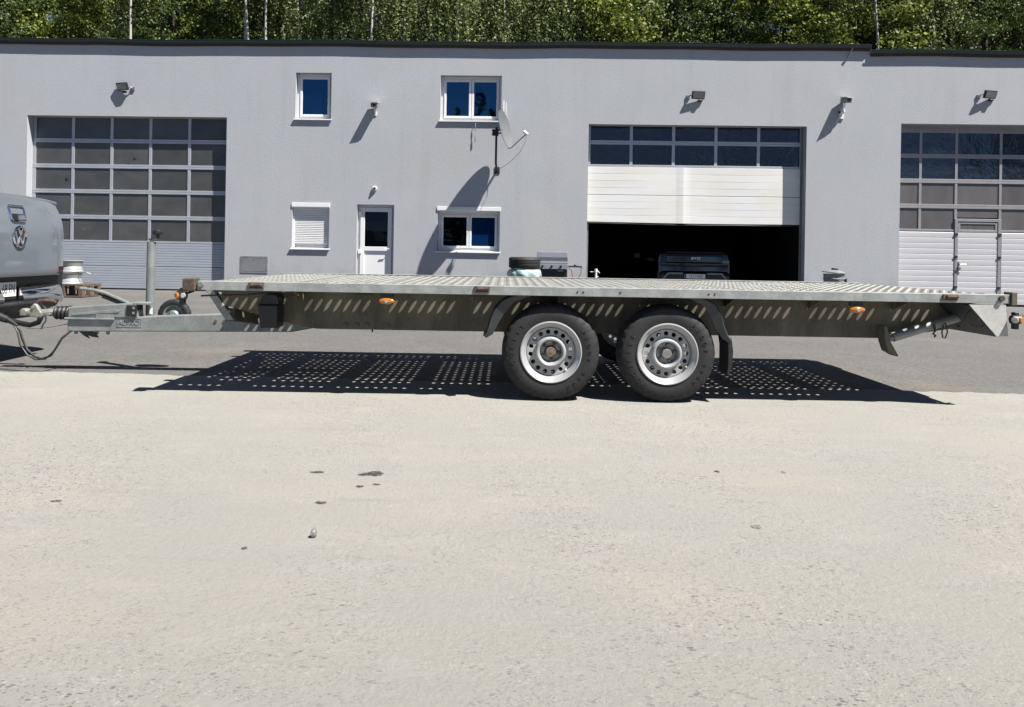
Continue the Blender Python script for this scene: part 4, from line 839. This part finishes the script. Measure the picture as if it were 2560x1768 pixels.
# bumper
def bump_u(v): return -.035+.02*math.cos(v/.92*math.pi/2)-.26*max(0, (abs(v)-.74)/.28)**2.2
for s in (1, -1):
    V = []; F = []; N = 24; sec = [(-.085, .648), (-.055, .645), (-.040, .634), (-.024, .605), (-.008, .570), (.000, .548), (-.002, .528), (-.016, .508), (-.06, .50)]; k = len(sec)
    for i in range(N+1):
        v = .13+.89*i/N; low = .06*max(0, (v-.55)/.4)**1.5
        V += [(bump_u(v)+a, s*v, z-(low if z < .58 else 0)) for a, z in sec]
    for i in range(N): F += [(i*k+j, i*k+j+1, (i+1)*k+j+1, (i+1)*k+j) for j in range(k-1)]
    F += [tuple(range(k)), tuple(N*k+j for j in range(k))]
    K(MB().add(V, F), 'chrome_bumper', 'chrome', smooth=50)
    K(MB().prism([(-.06, s*.30), (-.065, s*.62), (-.10, s*.80), (-.22, s*.96), (-.3, s*.98), (-.3, s*.25)], .636, .652, lambda u, v, d: (u, v, d)), 'step_pad', 'black', bevel=.004)
K(MB().box(-.25, -.86, .50, -.088, .86, .742), 'bumper_core', 'black', smooth=0)
K(MB().prism([(-.09, .52), (.045, .512), (.055, .50), (.03, .455), (-.10, .40)], -.55, .55, lambda u, v, d: (u, d, v)), 'tow_step', 'black', bevel=.006, smooth=0)
mb = MB()
for i in range(26): mb.box(.046-.002, -.50+i*.04, .501, .058, -.48+i*.04, .514)
K(mb, 'step_tread', 'guard', smooth=0)
pl = K(MB().box(-.075, -.42, .565, -.066, .105, .688), 'number_plate', 'plate', smooth=0, bevel=.002)
K(MB().box(-.078, -.43, .540, -.070, .11, .563), 'plate_holder', 'ink', parent=pl, smooth=0)
text('plate_lettering', '68 FN', .115, 'ink', pl, (-.0655, .088, .626), rot=(R(90), 0, R(90)), ext=.0008, align='RIGHT', sx=.60)
K(MB().box(-.0655, -.415, .57, -.0645, -.375, .684), 'plate_band', 'blueband', parent=pl, smooth=0)
K(MB().tube([(-.25, -.05, .42), (-.10, -.05, .40), (.04, -.06, .355), (.16, -.08, .335), (.235, -.09, .36), (.258, -.10, .40), (.26, -.10, .43)], .022, 10).lathe([(.018, 0), (.018, .02), (.025, .035), (.025, .045), (.014, .058)], (.26, -.10, .42), (0, 0, 1), 16), 'tow_ball', 'black')
K(MB().box(-.24, -.45, .36, -.12, .45, .43).box(-.13, -.30, .33, -.05, -.16, .42).tube([(-.1, -.33, .36), (-.06, -.34, .32), (-.02, -.33, .33), (-.02, -.28, .35)], .008), 'tow_bar', 'black')

# ------------------------------------------------------------------ parked car inside the workshop (its own axes: y towards its nose)
car = tag(empty('parked_car', (3.78, 18.02, 0)), 'dark navy hatchback parked tail out in the open garage', 'car')
car.scale = (.955, .955, .955)
def C(mb, name, material, **k): return mb.build(name, material, k.pop('parent', car), **k)
st = [(.0, .80, .88, .45, .95, 1.10, .70, 1.13), (.05, .86, .92, .38, 1.0, 1.16, .74, 1.19), (.16, .90, .93, .34, 1.0, 1.17, .76, 1.22), (.35, .91, .935, .32, .98, 1.12, .72, 1.42), (.62, .92, .935, .30, .95, 1.08, .66, 1.58), (1.2, .92, .935, .28, .93, 1.05, .64, 1.63), (2.2, .92, .935, .28, .90, 1.02, .64, 1.61), (2.9, .92, .935, .28, .88, 1.0, .66, 1.36), (3.4, .92, .93, .28, .86, .98, .72, 1.05), (4.1, .88, .90, .30, .80, .90, .66, .96), (4.45, .70, .76, .40, .66, .74, .5, .78)]
V = []; F = []; k = 12
for (yy, wb, w, z0, zm, zb, wr, zr) in st:
    half = [(wb*.9, z0), (w, z0+.12), (w+.01, zm-.2), (w, zm), (w-.05, zb), (wr, (zb+zr)/2+.07 if zr-zb > .2 else zr-.01), ]
    half = half[:5]+[(wr, zr-.015)]
    V += [(x, yy, z) for x, z in half]+[(-x, yy, z) for x, z in reversed(half)]
for i in range(len(st)-1): F += [(i*k+j, i*k+(j+1) % k, (i+1)*k+(j+1) % k, (i+1)*k+j) for j in range(k)]
F += [tuple(range(k)), tuple((len(st)-1)*k+j for j in range(k))]
body = C(MB().add(V, F), 'body', 'navy', smooth=50, bevel=.015)
C(MB().add([(-.66, .20, 1.245), (.66, .20, 1.245), (.60, .58, 1.555), (-.60, .58, 1.555)], [(0, 1, 2, 3)]), 'rear_window', 'glassdark', smooth=0)
C(MB().prism([(-.05, 1.155), (-.075, 1.175), (-.03, 1.195), (.14, 1.215), (.14, 1.16)], -.74, .74, lambda u, v, d: (d, u, v)), 'tail_spoiler', 'navy', bevel=.008, smooth=40)
C(MB().prism([(-.012, .90), (-.05, .93), (-.045, 1.08), (-.012, 1.10)], -.70, .70, lambda u, v, d: (d, u, v)), 'tailgate_panel', 'navy', bevel=.012)
C(MB().prism([(-.02, .84), (-.052, .855), (-.052, .895), (-.02, .905)], -.86, .86, lambda u, v, d: (d, u, v)), 'light_bar', 'glassdark', bevel=.004)
C(MB().prism([(-.01, .66), (-.055, .70), (-.05, .82), (-.01, .835)], -.84, .84, lambda u, v, d: (d, u, v)), 'lower_panel', 'navy', bevel=.012)
C(MB().prism([(-.0, .28), (-.09, .33), (-.10, .60), (-.05, .655), (.0, .655)], -.88, .88, lambda u, v, d: (d, u, v)), 'rear_bumper', 'black', bevel=.02)
for s in (-1, 1):
    C(MB().beam((s*.30, -.108, .635), (s*.66, -.108, .635), .012, .05).beam((s*.66, -.108, .645), (s*.86, -.10, .42), .012, .045), 'bumper_trim', 'zinc', smooth=0)
    C(MB().box(s*.60-.14, -.108, .36, s*.60+.14, -.095, .40), 'reflector', 'redlens', smooth=0)
    C(MB().tube([(s*.92, 2.75, 1.02), (s*1.04, 2.73, 1.06)], .03).box(min(s*.98, s*1.16), 2.70, 1.0, max(s*.98, s*1.16), 2.80, 1.14), 'wing_mirror', 'navy', bevel=.02)
    for yy in (.85, 3.55):
        wcar = empty('wheel', (s*.93, yy, .34), 0, car, rot=(0, 0, R(90) if s > 0 else R(-90)))
        make_tyre(.22, .34, .22, (0, 1, 0), 48, 3).build('tyre', 'tyre', wcar, smooth=30); MB().lathe([(.222, .02), (.2, .04), (.05, .04), (.001, .03)], n=32).build('rim', 'steel', wcar)
pl = C(MB().box(-.26, -.118, .515, .26, -.110, .625), 'number_plate', 'plate', smooth=0, bevel=.002)
C(MB().box(-.256, -.1195, .518, -.215, -.1185, .622), 'plate_band', 'blueband', parent=pl, smooth=0)
text('plate_lettering', 'UU·746FJ', .098, 'ink', pl, (.022, -.119, .57), ext=.0008, sx=.93)
text('emblem_lettering', 'BYD', .085, 'chrome', car, (.03, -.052, 1.02), ext=.004, sx=1.45)

# ------------------------------------------------------------------ small things on the slab
def stain(x, y, rx, ry, material, label, rag=.35, n=26, rot=0):
    V = []; ph = [random.uniform(0, 6.3) for _ in range(4)]
    for i in range(n):
        t = 2*math.pi*i/n; q = 1+rag*(.35*math.sin(2*t+ph[0])+.3*math.sin(3*t+ph[1])+.25*math.sin(5*t+ph[2])+.3*random.uniform(-1, 1))
        a, c = rx*q*math.cos(t), ry*q*math.sin(t); V.append((x+a*math.cos(rot)-c*math.sin(rot), y+a*math.sin(rot)+c*math.cos(rot), .003))
    tag(MB().add(V, [tuple(range(n))]).build('oil_stain', material, smooth=0), label, 'stain', 'stains on the concrete')
stain(-.725, 3.303, 0.0581, 0.0306, 'oil', 'largest black oil smear on the concrete in front of the deck', .45)
stain(-.975, 3.305, 0.0299, 0.0144, 'oil', 'dark elongated oil spot left of the largest smear', .4)
stain(-.74, 3.12, 0.0194, 0.0117, 'oil', 'small oil drop just in front of the largest smear', .3)
stain(-.675, 3.152, 0.0158, 0.0108, 'oil', 'small curved oil drop right in front of the largest smear', .4)
stain(-.842, 2.905, 0.0211, 0.0162, 'oil', 'dark oil drop between the largest smear and the small stone', .3)
stain(-.963, 2.442, 0.0097, 0.0108, 'oil', 'tiny round oil dot left of the small stone', .2)
stain(-1.867, 2.834, 0.0211, 0.0108, 'oil', 'single dark drop near the left edge of the concrete', .3)
stain(.83, 2.783, .022, .018, 'oilpale', 'faint round grey stain in front of the rear wheel', .3)
stain(.854, 3.488, 0.0132, 0.0126, 'oil', 'little dark spot in front of the rear wheel', .5)
stain(1.164, 3.503, 0.0106, 0.0108, 'oil', 'little dark spot farther right in front of the mud flap', .5)
V = MB().lathe([(.001, 0), (.010, .002), (.013, .010), (.010, .022), (.004, .032), (.001, .034)], ax=(.15, 0, 1), n=10)
V.V = [(a+random.uniform(-.002, .002), b+random.uniform(-.002, .002), max(0, c)) for a, b, c in V.V]
tag(V.build('stone', 'stone', loc=(-.766, 2.555, .001)), 'small pale stone standing on the concrete', 'stone')

# ------------------------------------------------------------------ trees
def leaf_quads(P, size, nrm=None):
    n = len(P); a = rng.normal(size=(n, 3)); a /= np.linalg.norm(a, axis=1)[:, None]
    b = rng.normal(size=(n, 3)); b -= a*np.sum(a*b, 1)[:, None]; b /= np.linalg.norm(b, axis=1)[:, None]
    s = (size*rng.uniform(.65, 1.35, n))[:, None]
    V = np.stack([P-a*s*.5, P+b*s*.32, P+a*s*.5, P-b*s*.32], 1).reshape(-1, 3)
    return V
def quad_mesh(name, V, material):
    me = bpy.data.meshes.new(name); n = len(V)//4
    me.vertices.add(len(V)); me.vertices.foreach_set('co', V.astype(np.float32).ravel())
    me.loops.add(4*n); me.loops.foreach_set('vertex_index', np.arange(4*n, dtype=np.int32)); me.polygons.add(n)
    me.polygons.foreach_set('loop_start', np.arange(0, 4*n, 4, dtype=np.int32)); me.update(calc_edges=True); me.materials.append(material); me.validate(); return me
def clump_crown(h0, h1, w, nb, per, size):
    pts = []
    for i in range(nb):
        t = rng.uniform(0, 1); z = h0+(h1-h0)*t; rmax = w*math.sin(math.pi*min(.98, .12+.86*t))**.7*(1.0 if t < .6 else 1-(t-.6)*1.2)
        an = rng.uniform(0, 6.283); rr = rmax*math.sqrt(rng.uniform(.08, 1)); c = np.array([rr*math.cos(an), rr*math.sin(an), z]); br = rng.uniform(.35, .95)*w*.31
        d = rng.normal(size=(per, 3)); d /= np.linalg.norm(d, axis=1)[:, None]
        pts.append(c+d*(br*rng.uniform(.2, 1, per)**.6)[:, None]*np.array([1.35, 1.35, .55]))
    return leaf_quads(np.concatenate(pts), size)
def weeping_crown(h0, h1, w, ns, size):
    pts = []
    for i in range(ns):
        t = rng.uniform(0, 1); z = h0+(h1-h0)*t; rmax = w*(1.05-t)**.6; an = rng.uniform(0, 6.283); rr = rmax*rng.uniform(.15, 1)**.6
        L = rng.uniform(.5, 1.9); m_ = int(L*14); s = np.linspace(0, 1, m_)
        x = rr*math.cos(an)+rng.normal()*.06*s+rng.normal(size=m_)*.05; y = rr*math.sin(an)+rng.normal()*.06*s+rng.normal(size=m_)*.05
        pts.append(np.stack([x, y, z-L*s+rng.normal(size=m_)*.03], 1))
    return leaf_quads(np.concatenate(pts), size)
def trunk(h, r, lean, limbs):
    mb = MB(); P = [(lean*(t**1.3)*h+.05*math.sin(t*9), .05*math.sin(t*7+1), h*t) for t in np.linspace(0, 1, 9)]
    mb.tube(P, [r*(1-.8*t) for t in np.linspace(0, 1, 9)], 8)
    for i in range(limbs):
        t = random.uniform(.3, .85); k = int(t*8); p = Vector(P[k]); an = random.uniform(0, 6.28); L = (1-t)*h*.35+.8
        d = Vector((math.cos(an), math.sin(an), .9)).normalized()
        mb.tube([p, p+d*L*.5, p+d*L+Vector((0, 0, .25))], [r*(1-.8*t)*.6, r*.25, r*.06], 5)
    return mb
CROWNS = [quad_mesh('crown', weeping_crown(4.0, 14, 2.7, 1150, .125), LEAF[0]), quad_mesh('crown', clump_crown(2.0, 12.5, 2.9, 90, 230, .15), LEAF[1]),
          quad_mesh('crown', clump_crown(2.5, 14.5, 3.1, 100, 240, .145), LEAF[2]), quad_mesh('crown', weeping_crown(3.5, 13, 2.9, 1250, .12), LEAF[0]), quad_mesh('crown', clump_crown(2.5, 14, 2.9, 84, 230, .15), LEAF[2])]
TRUNKS = [trunk(13.5, .13, .02, 9).mesh('trunk', M['birch'], 60), trunk(10.5, .14, .01, 7).mesh('trunk', M['bark'], 60), trunk(13.5, .2, -.01, 9).mesh('trunk', M['bark'], 60),
          trunk(12.5, .11, -.03, 8).mesh('trunk', M['birch'], 60), trunk(12.5, .16, .02, 8).mesh('trunk', M['bark'], 60)]
KIND = [('birch_tree', 'weeping birch', 'birch trees behind the roof'), ('hazel_tree', 'bright yellowish green bushy tree', 'broadleaf trees behind the roof'), ('beech_tree', 'dark green broadleaf tree', 'broadleaf trees behind the roof'),
        ('birch_tree', 'weeping birch', 'birch trees behind the roof'), ('beech_tree', 'dark green broadleaf tree', 'broadleaf trees behind the roof')]
def hz(y): return max(0, (y-31))*.45
def tree(x, y, k, s, label, sx=1.0):
    t = tag(empty(KIND[k][0], (x, y, hz(y)-.15), random.uniform(0, 6.28)), label, 'tree', KIND[k][2]); t.scale = (s*sx, s*sx, s)
    link('crown', CROWNS[k], t); link('trunk', TRUNKS[k], t); return t
front = [(-24.2, 34.5, 4, .86, 'behind the far left end of the roof'), (-21.3, 33.5, 1, 1.02, 'left of the leaning white birch trunk'), (-18.5, 33.2, 3, 1.0, 'with a pale forked trunk above the glazed garage door'), (-16.0, 34.0, 4, .98, 'just right of the forked birch'),
         (-13.4, 34.8, 2, .98, 'above the single upper window'), (-10.9, 33.0, 0, 1.05, 'with a bright white trunk above the single upper window'), (-8.6, 33.2, 3, 1.0, 'between the two upper windows'),
         (-6.4, 34.0, 0, 1.0, 'above the gap between the upper windows'), (-4.0, 33.5, 3, 1.06, 'above the upper double window'), (-1.6, 34.2, 0, 1.0, 'right of the upper double window'), (.6, 33.2, 3, 1.04, 'above the satellite dish'),
         (3.0, 33.4, 1, 1.10, 'above the left end of the half raised door'), (5.6, 35.0, 2, .98, 'in the dark gap above the half raised door'), (8.2, 34.6, 4, .98, 'above the half raised door'), (10.6, 33.2, 1, 1.12, 'above the floodlight of the half raised door'),
         (13.0, 34.0, 4, 1.02, 'above the pair of cameras'), (15.4, 33.4, 1, 1.08, 'above the step in the gutter'), (17.6, 33.6, 0, 1.02, 'right of the step in the gutter'), (20.0, 34.2, 2, .98, 'above the rightmost garage door'), (22.6, 33.6, 3, 1.02, 'above the rightmost floodlight'), (25.0, 34.5, 2, 1.0, 'behind the right end of the roof')]
for (x, y, k, s, w) in front: tree(x, y, k, s, KIND[k][1]+' '+w)
def beside(x, y): return min(front, key=lambda f: abs(f[0]/f[1]-x/y))[4]
for i, x in enumerate(np.arange(-29, 31, 3.1)):
    k = (2, 4, 0, 2, 1)[i % 5]; x += random.uniform(-.5, .5); y = 39.5+random.uniform(-1, 1); tree(x, y, k, random.uniform(.92, 1.08), KIND[k][1]+' second row, '+beside(x, y), 1.1)
for i, x in enumerate(np.arange(-33, 38, 4.0)):
    k = (2, 4)[i % 2]; x += random.uniform(-.5, .5); y = 46+random.uniform(-1, 1); tree(x, y, k, random.uniform(1.2, 1.4), KIND[k][1]+' deep behind, '+beside(x, y), 1.25)
for i, (x, y, k, s_) in enumerate(((27, -6, 2, .9), (29, -1, 4, .95), (28, 3.5, 2, .85), (31, 8, 4, .9))):
    t = tag(empty(KIND[k][0], (x, y, -.15), i), 'broadleaf tree beside the yard, mirrored in the chrome bumper', 'tree', 'trees mirrored in the bumper'); t.scale = (s_,)*3
    link('crown', CROWNS[k], t); link('trunk', TRUNKS[k], t)
TB_T = trunk(17.5, .095, .012, 0).mesh('trunk', M['birch'], 60); TB_C = quad_mesh('crown', weeping_crown(12.8, 18.2, 2.0, 420, .12), LEAF[0])
for i, (x, w) in enumerate(((-17.2, 'above the glazed garage door'), (-12.75, 'leftmost of the close group of three'), (-11.95, 'in the middle of the close group of three'), (-11.3, 'rightmost of the close group of three'), (-7.5, 'between the two upper windows'), (14.6, 'near the step in the gutter'))):
    t = tag(empty('birch_tree', (x, 31.0+.15*(i % 3), -.1), i*1.9), 'tall birch with a bare white trunk '+w, 'tree', 'birch trees behind the roof'); t.scale = (1, 1, random.uniform(.96, 1.05))
    t.rotation_euler.x = R(random.uniform(-1.5, 1.5)); t.rotation_euler.y = R((-2.5, 1.5, 3, -2, .5, 2.5)[i]); link('crown', TB_C, t); link('trunk', TB_T, t)
# undergrowth on the slope
P = np.stack([rng.uniform(-32, 34, 26000), rng.uniform(32, 50, 26000), np.zeros(26000)], 1); P[:, 2] = np.maximum(0, P[:, 1]-31)*.45+rng.uniform(0, 2.6, 26000)
tag(link('undergrowth', quad_mesh('undergrowth', leaf_quads(P, .22), LEAF[2])), 'leafy undergrowth on the wooded slope', 'undergrowth', kind='stuff')
# spruces across the yard, seen only as reflections in the panes
pts = []
for i in range(26):
    z = 1.2+10.4*i/26; rr = 2.1*(1-(z-1.0)/11.2)**.9
    for a in range(max(5, int(16*rr/2))):
        an = rng.uniform(0, 6.283); s = rng.uniform(0, 1, 24); pts.append(np.stack([rr*s*math.cos(an), rr*s*math.sin(an), z-.35*s*s+.04*rng.normal(size=24)], 1)+rng.normal(size=(24, 3))*.05)
SPR = quad_mesh('crown', leaf_quads(np.concatenate(pts), .22), LEAF[3]); SPT = MB().cyl((0, 0, 0), (0, 0, 11.5), .18, .02).mesh('trunk', M['bark'])
for i, (x, y, s) in enumerate(((-21.8, -30, 1.18), (-7.4, -30, 1.22), (-5.3, -30, 1.34), (-4.3, -31, 1.22), (-3.4, -30, 1.26), (5.2, -32, 1.0), (9, -30, .95), (13, -31, 1.1), (17.5, -30, 1.15), (22, -32, 1.2))):
    t = tag(empty('spruce_tree', (x, y, -.02), i), 'dark spruce across the yard, reflected in the panes', 'tree', 'spruces mirrored in the windows'); t.scale = (s, s, s); link('crown', SPR, t); link('trunk', SPT, t)
